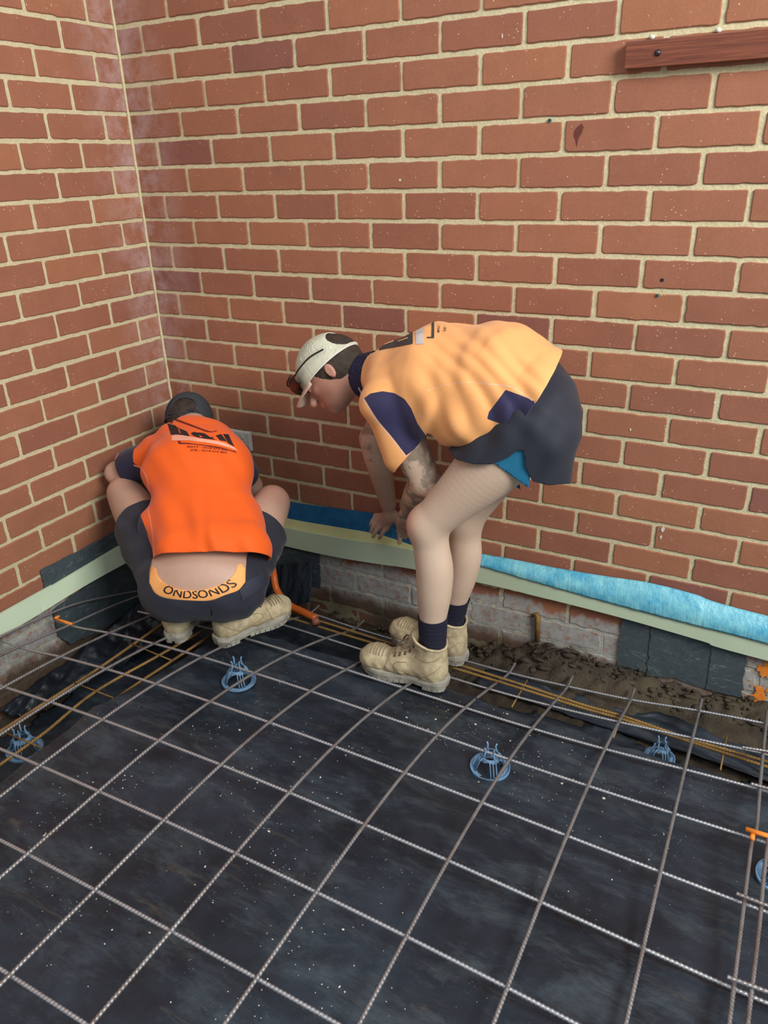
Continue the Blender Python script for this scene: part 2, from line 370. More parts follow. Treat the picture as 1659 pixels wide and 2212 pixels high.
# ------------------------------------------------------------------ setting: brick walls
ZK = lambda k: 1.86 - 0.086 * k
def wall(name, side, length, k0, k1):
    V = []; F = []; T = []; MI = []
    def P(s, z, d):   # s along the wall from the corner, d out of the wall
        return (s, -d, z) if side == 'right' else (d, -s, z)
    rs = np.random.RandomState(3 if side == 'right' else 5)
    # mortar bed, gently uneven
    n0 = len(V); ns, nz = int(length / 0.06), int((k1 - k0) * 0.086 / 0.03)
    for j in range(nz + 1):
        for i in range(ns + 1):
            V.append(P(length * i / ns, ZK(k0) - (k1 - k0) * 0.086 * j / nz, -0.0022 + rs.uniform(-0.0008, 0.0008)))
    for j in range(nz):
        for i in range(ns):
            a = n0 + j * (ns + 1) + i; q = (a, a + ns + 1, a + ns + 2, a + 1)
            F.append(q if side == 'right' else q[::-1]); T.append(0.5); MI.append(1)
    for k in range(k0, k1):
        even = (k % 2 == 0)
        half_first = even if side == 'right' else (not even)
        first = 0.115 if half_first else 0.235
        joints = [0.0]; s = first
        while s < length: joints.append(s); s += 0.24
        joints.append(length)
        zc = (ZK(k) + ZK(k + 1)) / 2
        for a, b in zip(joints[:-1], joints[1:]):
            x0 = a + (0.0068 if a > 0 else 0.004); x1 = b - 0.0068
            if x1 - x0 < 0.03: continue
            x0 += rs.uniform(-.0015, .0015); x1 += rs.uniform(-.0015, .0015)
            zt = zc + 0.0366 + rs.uniform(-.0015, .001); zb = zc - 0.0366 + rs.uniform(-.001, .0015)
            low = zc < 0.03
            jit = 0.0016 if not low else 0.005; dep = rs.uniform(-0.0008, 0.0012) - (rs.uniform(0, .004) if low else 0)
            cr = rs.choice([0.003, 0.004, 0.009], p=[.6, .3, .1], size=4)
            pts = []
            m = max(3, int((x1 - x0) / 0.018))
            for (cx, cz, r, a0) in ((x0, zb, cr[0], math.pi), (x1, zb, cr[1], 1.5 * math.pi), (x1, zt, cr[2], 0), (x0, zt, cr[3], .5 * math.pi)):
                sx = 1 if cx == x0 else -1; sz = 1 if cz == zb else -1
                for t in (0, .5, 1):
                    an = a0 + t * math.pi / 2
                    pts.append((cx + sx * r + r * math.cos(an), cz + sz * r + r * math.sin(an)))
                nx_ = {math.pi: (x1, zb), 1.5 * math.pi: (x1, zt), 0: (x0, zt), .5 * math.pi: (x0, zb)}[a0]
                mm = m if abs(nx_[0] - cx) > 1e-9 else 4
                for t in range(1, mm):
                    tt = t / mm
                    px_ = cx + (nx_[0] - cx) * tt; pz_ = cz + (nx_[1] - cz) * tt
                    pts.append((px_ + (rs.normal(0, jit * .5) if abs(nx_[0] - cx) < 1e-9 else 0), pz_ + (rs.normal(0, jit * .5) if abs(nx_[1] - cz) < 1e-9 else 0)))
            n = len(pts); n1 = len(V); mx, mz = (x0 + x1) / 2, (zt + zb) / 2
            for (x, z) in pts: V.append(P(x, z, -0.006))
            for (x, z) in pts: V.append(P(x, z, 0.0004 + dep))
            for (x, z) in pts:
                dx = 0.0022 * (1 if x < mx else -1); dz = 0.0022 * (1 if z < mz else -1)
                V.append(P(x + dx, z + dz, 0.0022 + dep))
            tint = rs.uniform(0.1, 0.85) if rs.rand() > .035 else 1.0
            def qf(q): F.append(q if side == 'right' else q[::-1]); T.append(tint); MI.append(0)
            for i in range(n):
                j = (i + 1) % n
                qf((n1 + i, n1 + j, n1 + n + j, n1 + n + i)); qf((n1 + n + i, n1 + n + j, n1 + 2 * n + j, n1 + 2 * n + i))
            qf(tuple(n1 + 2 * n + i for i in range(n)))
    o = mk(name, V, F, [M_BRICK, M_MORTAR], None, fcol=T)
    o.data.polygons.foreach_set('material_index', MI)
    # back thickness
    return tag(o, kind='structure')
wall('wall_back', 'right', 3.9, -7, 26)
wall('wall_left', 'left', 3.4, -7, 26)
# pale corner joint where the two walls meet
cj = MB(); pts = [(0.003 + rng.uniform(-.001, .001), -0.003 + rng.uniform(-.001, .001), z) for z in np.arange(-0.3, 2.4, 0.03)]
cj.tube(pts, [0.005 + rng.uniform(-.001, .0015) for _ in pts], 8)
tag(cj.build('trim_1', M_MORTAR, None, True), kind='structure')

# ------------------------------------------------------------------ setting: ground with a footing trench along both walls
def sst(a, b, x): t = np.clip((x - a) / (b - a), 0, 1); return t * t * (3 - 2 * t)
def wn(x, y, s=0):
    return (np.sin(x * 3.1 + y * 2.3 + s) + np.sin(x * 7.3 - y * 5.1 + 1.7 * s) * .6 + np.sin(x * 13.7 + y * 17.1 + 2.3 * s) * .35 + np.sin(-x * 29 + y * 23 + s) * .2 + np.sin(x * 53 + y * 47 + 3 * s) * .12) / 2.2
def slab(x, y):
    z = -0.05 + 0.085 * sst(-0.62, -1.25, y)
    return z
def ground_z(x, y):
    x = np.asarray(x, float); y = np.asarray(y, float)
    wob = 0.02 * wn(x * 1.3, y * 1.3, 1)
    tl = 1 - sst(0.50, 0.62, x + wob); tr = sst(-0.50, -0.40, y + wob)
    z = slab(x, y) + 0.004 * wn(x, y)
    deep = -0.27 + 0.01 * wn(x * 2, y * 2, 3)
    t = np.maximum(tl, tr)
    z = z * (1 - t) + deep * t
    # soil banked against the back wall on the right
    bank = sst(-0.30, -0.02, y) * sst(1.15, 1.7, x)
    z = z + bank * (0.115 + 0.02 * wn(x * 3, y * 3, 5))
    return z
def grid(x0, x1, y0, y1, h, fz, keep=None):
    xs = np.arange(x0, x1 + 1e-9, h); ys = np.arange(y0, y1 + 1e-9, h)
    X, Y = np.meshgrid(xs, ys, indexing='ij'); Z = fz(X, Y)
    V = np.stack([X, Y, Z], -1).reshape(-1, 3); F = []
    K = np.ones_like(X, bool) if keep is None else keep(X, Y)
    ny = len(ys)
    for i in range(len(xs) - 1):
        for j in range(ny - 1):
            if K[i, j] and K[i + 1, j] and K[i, j + 1] and K[i + 1, j + 1]:
                a = i * ny + j; F.append((a, a + ny, a + ny + 1, a + 1))
    used = np.unique(np.array(F).ravel()); mp = -np.ones(len(V), int); mp[used] = np.arange(len(used))
    return V[used], [tuple(mp[list(f)]) for f in F]
def soil_z(x, y):
    z = ground_z(x, y) - 0.012
    lump = np.abs(wn(x * 9, y * 9, 7)) + 0.6 * np.abs(wn(x * 21, y * 19, 4))
    return z + sst(-0.42, -0.1, y) * sst(0.6, 1.4, x) * 0.028 * lump + sst(-0.42, -0.1, y) * .006 * wn(x * 31, y * 29, 1)
V, F = grid(-0.01, 3.6, -3.1, 0.01, 0.016, soil_z)
tag(mk('floor', V, F, M_SOIL, smooth=True), kind='structure')

def sheet_z(x, y):
    z = ground_z(x, y)
    w = 0.006 * np.abs(wn(x * 1.8 + 2, y * 2.9, 2)) + 0.0035 * np.abs(np.sin(18 * (x * .45 + y) + 3 * wn(x * 2, y * 2, 9))) ** 3
    fold = np.exp(-((y + 1.02 + 0.35 * (x - 1.6)) / 0.02) ** 2) * 0.006 + np.exp(-((x - 0.66 + .02 * np.sin(y * 5)) / 0.012) ** 2) * 0.006
    return z + 0.004 + w + fold
def sheet_keep(x, y):
    e = -0.24 + 0.04 * wn(x * 2, 0 * x, 3) + 0.16 * (1 - sst(.9, 1.2, x))
    left = 0.10 + 0.05 * wn(0 * y + 1, y * 2, 2)
    return (y < e) & (x > left)
V, F = grid(0.0, 3.5, -3.0, -0.02, 0.012, sheet_z, sheet_keep)
tag(mk('plastic_sheet', V, F, M_PLAS, smooth=True, solid=0.0015), 'large dusty black plastic sheet spread over the ground under the steel mesh', 'plastic sheet')

# trench liners: crumpled strips of the same plastic
def crumple(name, P00, P10, P01, P11, nu, nv, amp, label, seed=0, cat='plastic sheet', edge=0.0, mat=None):
    P00, P10, P01, P11 = [np.array(p, float) for p in (P00, P10, P01, P11)]
    nrm = np.cross(P10 - P00, P01 - P00); nrm /= np.linalg.norm(nrm)
    V = []; F = []
    for i in range(nu + 1):
        for j in range(nv + 1):
            u = i / nu; v = j / nv
            vv = v * (1 + edge * wn(u * 3.0, 0.0, seed) * 1.0)
            p = (P00 * (1 - u) + P10 * u) * (1 - vv) + (P01 * (1 - u) + P11 * u) * vv
            a = amp * (1.6 * abs(wn(u * 2.4 + .5 * v, v * .5, seed)) + .7 * abs(wn(u * 4 + v * .6, v * 1.0, seed + 2)) + .12 * wn(u * 9, v * 3, seed + 5))
            V.append(p + nrm * a)
    for i in range(nu):
        for j in range(nv):
            a = i * (nv + 1) + j; F.append((a, a + nv + 1, a + nv + 2, a + 1))
    return tag(mk(name, V, F, mat or M_FOLD, smooth=True, solid=0.001), label, cat)
crumple('plastic_liner', (0.30, -0.20, -0.20), (0.16, -1.02, -0.21), (0.10, -0.25, -0.10), (0.035, -1.05, -0.22), 90, 26, 0.028,
        'crumpled glossy black plastic lining the trench below the left wall', 3)
crumple('plastic_liner', (1.42, -0.20, -0.235), (3.2, -0.30, -0.235), (1.45, -0.13, -0.205), (3.2, -0.22, -0.205), 160, 14, 0.014,
        'creased grey-black plastic strip at the muddy foot of the back wall', 11, edge=0.5)
# dark flap of plastic hanging in the corner behind the crouching man
crumple('plastic_flap', by(560, 1225, -.05), by(672, 1212, -.07), by(560, 1330, -.12), by(668, 1300, -.12), 40, 26, 0.007,
        'black plastic flap hanging in the corner beside the orange conduit', 21)
# exposed clay at the sheet edge
V, F = grid(1.55, 2.45, -0.50, -0.26, 0.012, lambda x, y: ground_z(x, y) + 0.012 + 0.004 * wn(x * 6, y * 6, 2) + sst(-.42, -.48, y) * 0, lambda x, y: (np.abs(y + 0.40 - 0.03 * wn(x * 3, 0 * x, 1)) < 0.030 * np.clip(1.2 - ((x - 1.98) / .36) ** 2, 0, 1) * (np.abs(np.sin(x * 9)) > .25)))
tag(mk('clay_patch', V, F, simple('tan_clay', lin(104, 96, 70), 0.85, var=0.2, sc=14, bump=0.5, bsc=60, dist=.004), smooth=True), 'bare tan clay showing in the trench by the back wall', 'clay', kind='stuff')

# ------------------------------------------------------------------ steel mesh
TAB = {5: [.119, .119, .114, .113, .113, .114, .114, .113, .108, .098, .082, .07],
       4: [.096, .099, .103, .106, .110, .111, .110, .106, .098, .086, .068, .06],
       3: [.072, .085, .096, .104, .108, .110, .109, .103, .094, .081, .064, .055],
       2: [.049, .069, .084, .095, .100, .102, .100, .094, .086, .074, .061, .05],
       1: [.022, .046, .063, .074, .079, .080, .077, .072, .065, .057, .050, .045],
       0: [-.012, .013, .029, .038, .041, .041, .037, .033, .028, .026, .027, .03],
       -1: [-.045, -.031, -.018, -.013, -.013, -.017, -.021, -.025, -.026, -.021, -.009, 0],
       -2: [-.09, -.081, -.075, -.076, -.082, -.089, -.095, -.098, -.094, -.082, -.065, -.05],
       -3: [-.136, -.131, -.135, -.146, -.159, -.165, -.17, -.17, -.16, -.145, -.118, -.1]}
TR = sorted(TAB); TZ = np.array([TAB[r] for r in TR])      # rows r=-3..5, cols l=1..12
def bil(l, r):
    l = min(max(l, 1), 12); r = min(max(r, -3), 5)
    def cub(a, t):   # catmull rom on a list
        n = len(a); i = int(min(max(math.floor(t), 0), n - 2)); f = t - i
        p0 = a[max(i - 1, 0)]; p1 = a[i]; p2 = a[i + 1]; p3 = a[min(i + 2, n - 1)]
        return 0.5 * (2 * p1 + (-p0 + p2) * f + (2 * p0 - 5 * p1 + 4 * p2 - p3) * f * f + (-p0 + 3 * p1 - 3 * p2 + p3) * f ** 3)
    cols = [cub(TZ[k], l - 1) for k in range(len(TR))]
    return cub(cols, r + 3)
def node(l, r, dz=0.0):
    return np.array([-0.06 + .2 * l + .002 * r, -0.78 - .2 * r + .002 * l, bil(l, r) + dz])
def ribbed(mb, pts, r, pitch=0.0085, n=8, rib=0.22, step=0.0019):
    """deformed bar: tube with raised slanted ribs"""
    pts = [np.array(p) for p in pts]
    seg = [np.linalg.norm(b - a) for a, b in zip(pts[:-1], pts[1:])]; cum = np.concatenate([[0], np.cumsum(seg)]); L = cum[-1]
    N = max(2, int(L / step)); ss = np.linspace(0, L, N + 1); A = np.array(pts)
    Q = np.stack([np.interp(ss, cum, A[:, i]) for i in range(3)], 1)
    T = np.gradient(Q, axis=0); T /= np.linalg.norm(T, axis=1)[:, None]
    ref = np.array([0, 0, 1.0]) if abs(T[0][2]) < .9 else np.array([1., 0, 0])
    U = np.cross(T, ref); U /= np.linalg.norm(U, axis=1)[:, None]; W = np.cross(T, U)
    V = np.zeros((N + 1, n, 3))
    for k in range(n):
        a = 2 * math.pi * k / n
        ph = (ss / pitch + (k / n) * 1.0) % 1.0
        rr = r * (1 - rib * .5 + rib * (np.cos(2 * math.pi * ph) > 0.1))
        V[:, k] = Q + rr[:, None] * (math.cos(a) * U + math.sin(a) * W)
    F = []
    for i in range(N):
        for k in range(n):
            F.append((i * n + k, (i + 1) * n + k, (i + 1) * n + (k + 1) % n, i * n + (k + 1) % n))
    F.append(tuple(range(n))); F.append(tuple(N * n + k for k in reversed(range(n))))
    mb.add(V.reshape(-1, 3), F); return mb
mesh1 = root('reinforcing_mesh', tuple(node(6, 2)), 'large grey welded steel mesh of crossing ribbed bars over the black plastic sheet', 'steel mesh')
RB = 0.0042
def barY(l, r0, r1, xf=None, z=None):
    pts = []
    for t in np.arange(r0, r1 + 1e-6, 0.25):
        p = node(l, t, 0.0045)
        if xf is not None: p[0] = xf(t)
        if z is not None: p[2] = z(t) + .0045
        pts.append(p)
    return catmull(pts, 3)
for l in range(2, 12):
    r0 = -3.25 if l > 3 else (-3.0 if l == 3 else -2.6)
    ribbed(MB(), barY(l, r0, 7.6), RB).build('bar', M_BARY, mesh1, True)
ribbed(MB(), barY(1, -2.2, 7.6), RB).build('bar', M_BARY, mesh1, True)
ribbed(MB(), catmull([(0.055, -0.40, -0.10), (0.055, -0.55, -0.045), (0.06, -0.72, 0.01), (0.06, -0.98, 0.045), (0.06, -1.5, 0.09), (0.06, -2.2, 0.1)], 8), RB).build('bar', M_BARY, mesh1, True)
for r in range(-3, 8):
    l0 = {0: 0.58, -1: 1.55, -2: 2.6, -3: 3.0}.get(r, 0.2)
    pts = [node(t, r, -0.0035) for t in np.arange(l0, 12.6, 0.25)]
    for p in pts: p[0] = max(p[0], .012)
    ribbed(MB(), catmull(pts, 3), RB).build('bar', M_BARX, mesh1, True)
# last long bar and its orange paint
xs12 = [(1659, 1535, -.12), (1656, 1552, -.1), (1645, 1660, -.02), (1634, 1790, .045), (1625, 1812, .05), (1601, 2000, .07), (1575, 2212, .085)]
p12 = [bz(u, v, z) for u, v, z in xs12]; e12 = p12[-1] + (p12[-1] - p12[-2]) * 1.5
ribbed(MB(), catmull(p12 + [e12], 8), RB).build('bar', M_BARY, mesh1, True)
op = MB(); op.tube([bz(400 / 3.318, 1250 + 290 / 3.318, 0.0), bz(450 / 3.318, 1250 + 305 / 3.318, 0.0), bz(515 / 3.318, 1250 + 326 / 3.318, .0)], 0.0052, 10)
op.tube([bz(118, 1336, 0.006), bz(128, 1331, .006)], .005, 8)
tag(op.build('paint_mark', M_ORANGEP, mesh1, True), 'orange painted bar end')

# second, lapped sheet of mesh at the right edge
mesh2 = root('reinforcing_mesh', tuple(bz(1620, 1990, .09)), 'second steel mesh lapped on top at the right edge, its bar ends standing free', 'steel mesh')
for (u0, v0, z0, u1, v1) in [(1622, 1693, .012, 1659, 1703), (1590, 1930, .085, 1659, 1957), (1570, 2110, .10, 1659, 2143), (1603, 1614, -.03, 1659, 1623)]:
    a = bz(u0, v0, z0); b = bz(u1, v1, z0); d = (b - a) / np.linalg.norm(b - a)
    ribbed(MB(), [a, a + d * 0.9], RB).build('bar', M_BARY, mesh2, True)
a = bz(1612, 1791, .06); b = bz(1659, 1806, .06); d = (b - a) / np.linalg.norm(b - a)
ribbed(MB(), [a, a + d * .9], RB).build('bar', M_BARY, mesh2, True)
tag(MB().tube([a - d * .001, a + d * 0.075], 0.0056, 10).build('paint_mark', M_ORANGEP, mesh2, True), 'orange painted bar end')
pts = [bz(1659, 1818, .058), bz(1649, 1900, .07), bz(1640, 2000, .083), bz(1615, 2212, .098)]; pts = [pts[0] + (pts[0] - pts[1]) * .5] + pts + [pts[-1] + (pts[-1] - pts[-2]) * 1.4]
ribbed(MB(), catmull(pts, 8), RB).build('bar', M_BARY, mesh2, True)
tag(MB().tube([bz(1626, 1803, .058), bz(1624, 1813, .058)], 0.0055, 10).build('paint_mark', M_ORANGEP, mesh2, True), 'orange paint dab')

# rusty trench mesh, left
tm = root('trench_mesh', (0.44, -1.0, -0.08), 'rusty brown trench mesh lying in the left trench under the grey mesh', 'steel mesh')
for (ps) in ([(353, 1346), (223, 1437), (163, 1476), (20, 1567)], [(350, 1412), (205, 1495), (100, 1580), (0, 1652)], [(365, 1432), (250, 1509), (105, 1621), (0, 1706)]):
    q = [bz(u, v, -.06) for u, v in ps]; q = [q[0] + (q[0] - q[1]) * 1.1] + q + [q[-1] + (q[-1] - q[-2]) * 3]
    ribbed(MB(), catmull(q, 8), 0.0048, 0.009, rib=.2).build('bar', M_RUST, tm, True)
for (a, b) in (((158, 1474), (254, 1511)), ((12, 1583), (108, 1623)), ((282, 1390), (372, 1427))):
    A_ = bz(*a, -.055); B_ = bz(*b, -.055); MB().tube([A_, B_], 0.0026, 8).build('cross_wire', M_RUST, tm, True)
tm2 = root('trench_mesh', (1.9, -0.33, -0.11), 'rusty brown trench bars tied together along the back wall trench', 'steel mesh')
for dy, ps in ((0, [(1000, 1439), (1124, 1478), (1254, 1521), (1348, 1548), (1486, 1595), (1659, 1646)]), (1, [(1003, 1450), (1124, 1487), (1254, 1528), (1348, 1555), (1486, 1601), (1659, 1657)])):
    q = [bz(u, v, -.11) for u, v in ps]; q = [q[0] + (q[0] - q[1]) * 4] + q + [q[-1] + (q[-1] - q[-2]) * 3]
    ribbed(MB(), catmull(q, 6), 0.0048, 0.009, rib=.2).build('bar', M_RUST, tm2, True)
for x in (1.62, 1.93, 2.22): MB().tube([(x, -.40, -.115), (x, -.25, -.115)], 0.0026, 8).build('cross_wire', M_RUST, tm2, True)

# ------------------------------------------------------------------ bar chairs
def bar_chair(loc, rz, h, label, sc=1.0, below=False):
    loc = (loc[0], loc[1], loc[2] if below else float(sheet_z(loc[0], loc[1])) + .004)
    r = root('bar_chair', loc, label, 'bar chair', 'blue-grey plastic bar chairs')
    R = 0.052 * sc; ca, sa = math.cos(rz), math.sin(rz)
    def W(x, y, z): return (loc[0] + ca * x - sa * y, loc[1] + sa * x + ca * y, loc[2] + z)
    m = MB()
    N = 48; V = []; F = []
    prof = [(R, 0), (R + .001, .004), (R + .0005, .009), (R - .002, .009), (R - .003, .0045), (R - .014, .0035), (R - .015, 0.0)]
    for i in range(N):
        a = 2 * math.pi * i / N
        for (q, z) in prof: V.append(W(q * math.cos(a), q * math.sin(a), z))
    k = len(prof)
    for i in range(N):
        for j in range(k):
            F.append((i * k + j, ((i + 1) % N) * k + j, ((i + 1) % N) * k + (j + 1) % k, i * k + (j + 1) % k))
    m.add(V, F); m.build('base_ring', M_CHAIR, r, False)
    for q in range(4):
        a = q * math.pi / 2 + .4; m = MB(); c, s_ = math.cos(a), math.sin(a)
        for off in (-.008, 0, .008):
            m.tube([W((R - .01) * c - off * s_, (R - .01) * s_ + off * c, .004), W(.030 * sc * c - off * s_, .030 * sc * s_ + off * c, h * .55), W(.022 * sc * c - off * s_, .022 * sc * s_ + off * c, h * .72)], [.0022, .0018, .0018], 6)
        m.build('leg', M_CHAIR, r, True)
    m = MB(); V = []; F = []
    prof = [(.027 * sc, h * .58), (.024 * sc, h * .74), (.021 * sc, h * .74), (.024 * sc, h * .58)]
    for i in range(N):
        a = 2 * math.pi * i / N; cut = 0.006 * max(0, math.cos(4 * a))
        for j, (q, z) in enumerate(prof): V.append(W(q * math.cos(a), q * math.sin(a), z + (cut if j in (0, 3) else 0)))
    for i in range(N):
        for j in range(4): F.append((i * 4 + j, ((i + 1) % N) * 4 + j, ((i + 1) % N) * 4 + (j + 1) % 4, i * 4 + (j + 1) % 4))
    m.add(V, F); m.build('collar', M_CHAIR, r, False)
    m = MB()
    for q in range(4):
        a = q * math.pi / 2 + .7; c, s_ = math.cos(a), math.sin(a)
        m.tube([W(.022 * sc * c, .022 * sc * s_, h * .7), W(.016 * sc * c, .016 * sc * s_, h * .9), W(.015 * sc * c, .015 * sc * s_, h * 1.12), W(.019 * sc * c, .019 * sc * s_, h * 1.22)], [.004, .003, .0024, .002], 6)
    m.build('prongs', M_CHAIR, r, True)
bar_chair((1.683, -.755, -.042), .2, .062, 'blue-grey plastic bar chair in front of the standing man\'s boots, fully visible on the sheet')
bar_chair((.862, -.765, -.036), .5, .070, 'blue-grey plastic bar chair nearest the crouching man\'s boots')
bar_chair((.37, -1.19, -.150), .1, .075, 'bar chair down in the left trench beneath the rusty bars', 1.0, True)
bar_chair((2.375, -.80, -.04), .3, .072, 'bar chair cut off by the right edge of the view')
bar_chair((2.06, -.375, -.16), .3, .06, 'small grey bar chair in the trench below the dark wall sheets', .8, True)

# ------------------------------------------------------------------ strips, sheets, pipe on the walls
def poly_strip(name, rows, mat, parent, thick, nrm, n=10):
    """rows: list of (lower point, upper point) stations; solid strip"""
    lo = catmull([r[0] for r in rows], n); up = catmull([r[1] for r in rows], n); nrm = np.array(nrm, float)
    m = MB(); V = []; F = []
    for a, b in zip(lo, up): V += [a, b, b + nrm * thick, a + nrm * thick]
    N = len(lo)
    for i in range(N - 1):
        for j in range(4): F.append((i * 4 + j, (i + 1) * 4 + j, (i + 1) * 4 + (j + 1) % 4, i * 4 + (j + 1) % 4))
    F += [(0, 1, 2, 3), tuple((N - 1) * 4 + j for j in (3, 2, 1, 0))]
    m.add(V, F); return m.build(name, mat, parent)
st = root('edge_strip', (1.2, -.02, .04), 'pale green edging strip with peeling blue film along the back wall behind the bent man', 'edging strip')
YB = -0.034
brd = [((0.05, YB, .036), (0.05, YB, .115)), ((.57, YB, .034), (.57, YB, .118)), ((.80, YB, .04), (.80, YB, .125)), ((.965, YB, .052), (.97, YB, .137)), ((1.10, YB, .064), (1.10, YB, .140)), ((1.386, YB, .072), (1.386, YB, .142)),
       ((1.60, YB, .070), (1.60, YB, .135)), ((1.85, YB, .063), (1.85, YB, .12)), ((2.10, YB, .047), (2.10, YB, .11)), ((2.29, YB, .032), (2.29, YB, .10)), ((3.6, YB, .0), (3.6, YB, .06))]
poly_strip('board', brd, M_BOARD, st, 0.006, (0, 1, 0))
foam = [((.05, YB + .004, .110), (.05, -.014, .150)), ((.57, YB + .004, .112), (.57, -.014, .158)), ((.80, YB + .004, .12), (.80, -.014, .168)), ((.97, YB + .004, .132), (.97, -.014, .172)), ((1.10, YB + .004, .135), (1.10, -.014, .165)), ((1.25, YB + .004, .137), (1.25, -.014, .150))]
poly_strip('foam_edge', foam, M_FOAM, st, 0.006, (0, .7, -.5))
film = [((.05, -.016, .14), (.05, -.010, .222)), ((.57, -.016, .152), (.57, -.010, .224)), ((.80, -.016, .162), (.80, -.010, .238)), ((.95, -.016, .166), (.95, -.010, .246)), ((1.08, -.020, .150), (1.08, -.010, .235)), ((1.22, -.026, .130), (1.22, -.008, .205)), ((1.33, -.034, .128), (1.33, -.010, .190))]
poly_strip('blue_film', film, M_FILM, st, 0.003, (0, 1, 0))['label'] = 'deep blue part of the film'
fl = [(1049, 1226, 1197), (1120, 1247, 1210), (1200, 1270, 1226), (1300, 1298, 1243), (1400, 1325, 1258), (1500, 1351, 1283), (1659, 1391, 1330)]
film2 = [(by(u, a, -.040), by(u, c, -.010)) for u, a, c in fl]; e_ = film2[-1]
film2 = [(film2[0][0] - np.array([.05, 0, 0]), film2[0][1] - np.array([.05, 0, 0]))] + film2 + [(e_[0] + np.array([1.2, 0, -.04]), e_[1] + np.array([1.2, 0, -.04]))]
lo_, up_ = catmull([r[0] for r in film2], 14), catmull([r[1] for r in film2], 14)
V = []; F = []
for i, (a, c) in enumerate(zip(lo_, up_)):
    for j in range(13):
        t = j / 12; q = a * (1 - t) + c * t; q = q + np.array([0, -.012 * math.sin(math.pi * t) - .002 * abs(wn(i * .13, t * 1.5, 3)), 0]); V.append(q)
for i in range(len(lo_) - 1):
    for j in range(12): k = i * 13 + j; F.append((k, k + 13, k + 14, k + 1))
mk('blue_film', V, F, M_FILM_LIT, st, True, solid=.001)['label'] = 'blue film bulging from the wall, glare painted in as light cyan'
m = MB()
m.tube([by(856, 1145, -.05), by(862, 1152, -.06), by(866, 1168, -.055)], [.003, .004, .002], 6)
m.build('film_crease', M_CAP2B, st, True)
st2 = root('edge_strip', (.03, -1.0, .05), 'pale green edging strip leaning along the left wall', 'edging strip')
pts_lo = [bx(290, 1207, .045), bx(275, 1215, .045), bx(190, 1262, .047), bx(95, 1320, .045), bx(0, 1378, .042)]
pts_up = [bx(275, 1170, .020), bx(258, 1180, .020), bx(170, 1232, .022), bx(85, 1282, .022), bx(0, 1327, .022)]
pts_lo = [np.array([.045, -.06, .02])] + pts_lo + [np.array([.04, -3.2, .0])]; pts_up = [np.array([.02, -.06, .10])] + pts_up + [np.array([.02, -3.2, .09])]
poly_strip('board', list(zip(pts_lo, pts_up)), M_BOARD, st2, 0.007, (-1, 0, .1))

def sheet_poly(name, pts, nrm, label, rough=0.003, seed=0, group=None):
    rs = np.random.RandomState(seed); out = []
    for i in range(len(pts)):
        a = np.array(pts[i]); b = np.array(pts[(i + 1) % len(pts)]); k = max(2, int(np.linalg.norm(b - a) / .012))
        for t in range(k): out.append(a + (b - a) * t / k + (rs.normal(0, rough * .5, 3) * (1 - np.abs(np.array(nrm)))))
    o = MB().prism(out, np.array(nrm) * 0.004).build(name, M_BITU)
    return tag(o, label, 'damp-proof sheet', group)
G = 'dark sheets stuck under the strip'
sheet_poly('damp_proof_sheet', [(1.853, -.006, .075), (1.943, -.006, .07), (1.954, -.006, -.140), (1.856, -.006, -.138)], (0, -1, 0), 'dark grey sheet at the left end of the four below the green strip', seed=1, group=G)
sheet_poly('damp_proof_sheet', [(1.946, -.009, .07), (2.039, -.009, .06), (2.046, -.009, -.128), (1.953, -.009, -.150)], (0, -1, 0), 'second dark sheet from the left below the green strip, streaked with mortar', seed=2, group=G)
sheet_poly('damp_proof_sheet', [(2.039, -.006, .06), (2.135, -.006, .055), (2.14, -.006, -.143), (2.036, -.006, -.131)], (0, -1, 0), 'third dark sheet from the left below the green strip', seed=3, group=G)
sheet_poly('damp_proof_sheet', [(2.133, -.009, .055), (2.232, -.009, .045), (2.239, -.009, -.139), (2.137, -.009, -.14)], (0, -1, 0), 'scuffed dark sheet at the right end of the four below the green strip', seed=4, group=G)
sheet_poly('damp_proof_sheet', [(.03, -.006, .06), (.677, -.006, .05), (.668, -.006, -.139), (.03, -.006, -.146)], (0, -1, 0), 'dark sheet on the back wall beside the crouching man in the corner', seed=5)
sheet_poly('damp_proof_sheet', [(.008, -.758, .165), (.008, -.52, .162), (.008, -.30, .163), (.008, -.05, .16), (.008, -.05, -.01), (.008, -.402, -.01), (.008, -.758, .04)], (1, 0, 0), 'dark sheet on the left wall rising above the green strip', seed=6)
sheet_poly('damp_proof_sheet', [(.0135, -.749, -.0), (.0135, -.575, .02), (.0135, -.05, -.0), (.0135, -.05, -.2), (.0135, -.59, -.19), (.0135, -.716, -.166), (.0135, -.755, -.111)], (1, 0, 0), 'dark sheet on the left wall below the green strip', seed=7)

# orange spray on the wall at the right edge
rs = np.random.RandomState(4)
for zc, lab in ((-.025, 'upper orange spray paint mark low on the back wall at the right edge'), (-.115, 'lower orange spray paint mark low on the back wall at the right edge')):
    m = MB()
    for q in range(34):
        sp = .012 if q < 16 else .026
        c = np.array([2.29 + rs.normal(0, sp), -0.0045, zc + rs.normal(0, sp)]); r = rs.uniform(.004, .012) if q < 16 else rs.uniform(.001, .003); k = 9
        m.prism([c + r * rs.uniform(.5, 1.2) * np.array([math.cos(2 * math.pi * i / k), 0, math.sin(2 * math.pi * i / k)]) for i in range(k)], (0, -.0012 - rs.uniform(0, .0006), 0))
    tag(m.build('spray_paint', M_ORANGEP), lab, 'paint mark', 'orange spray marks')
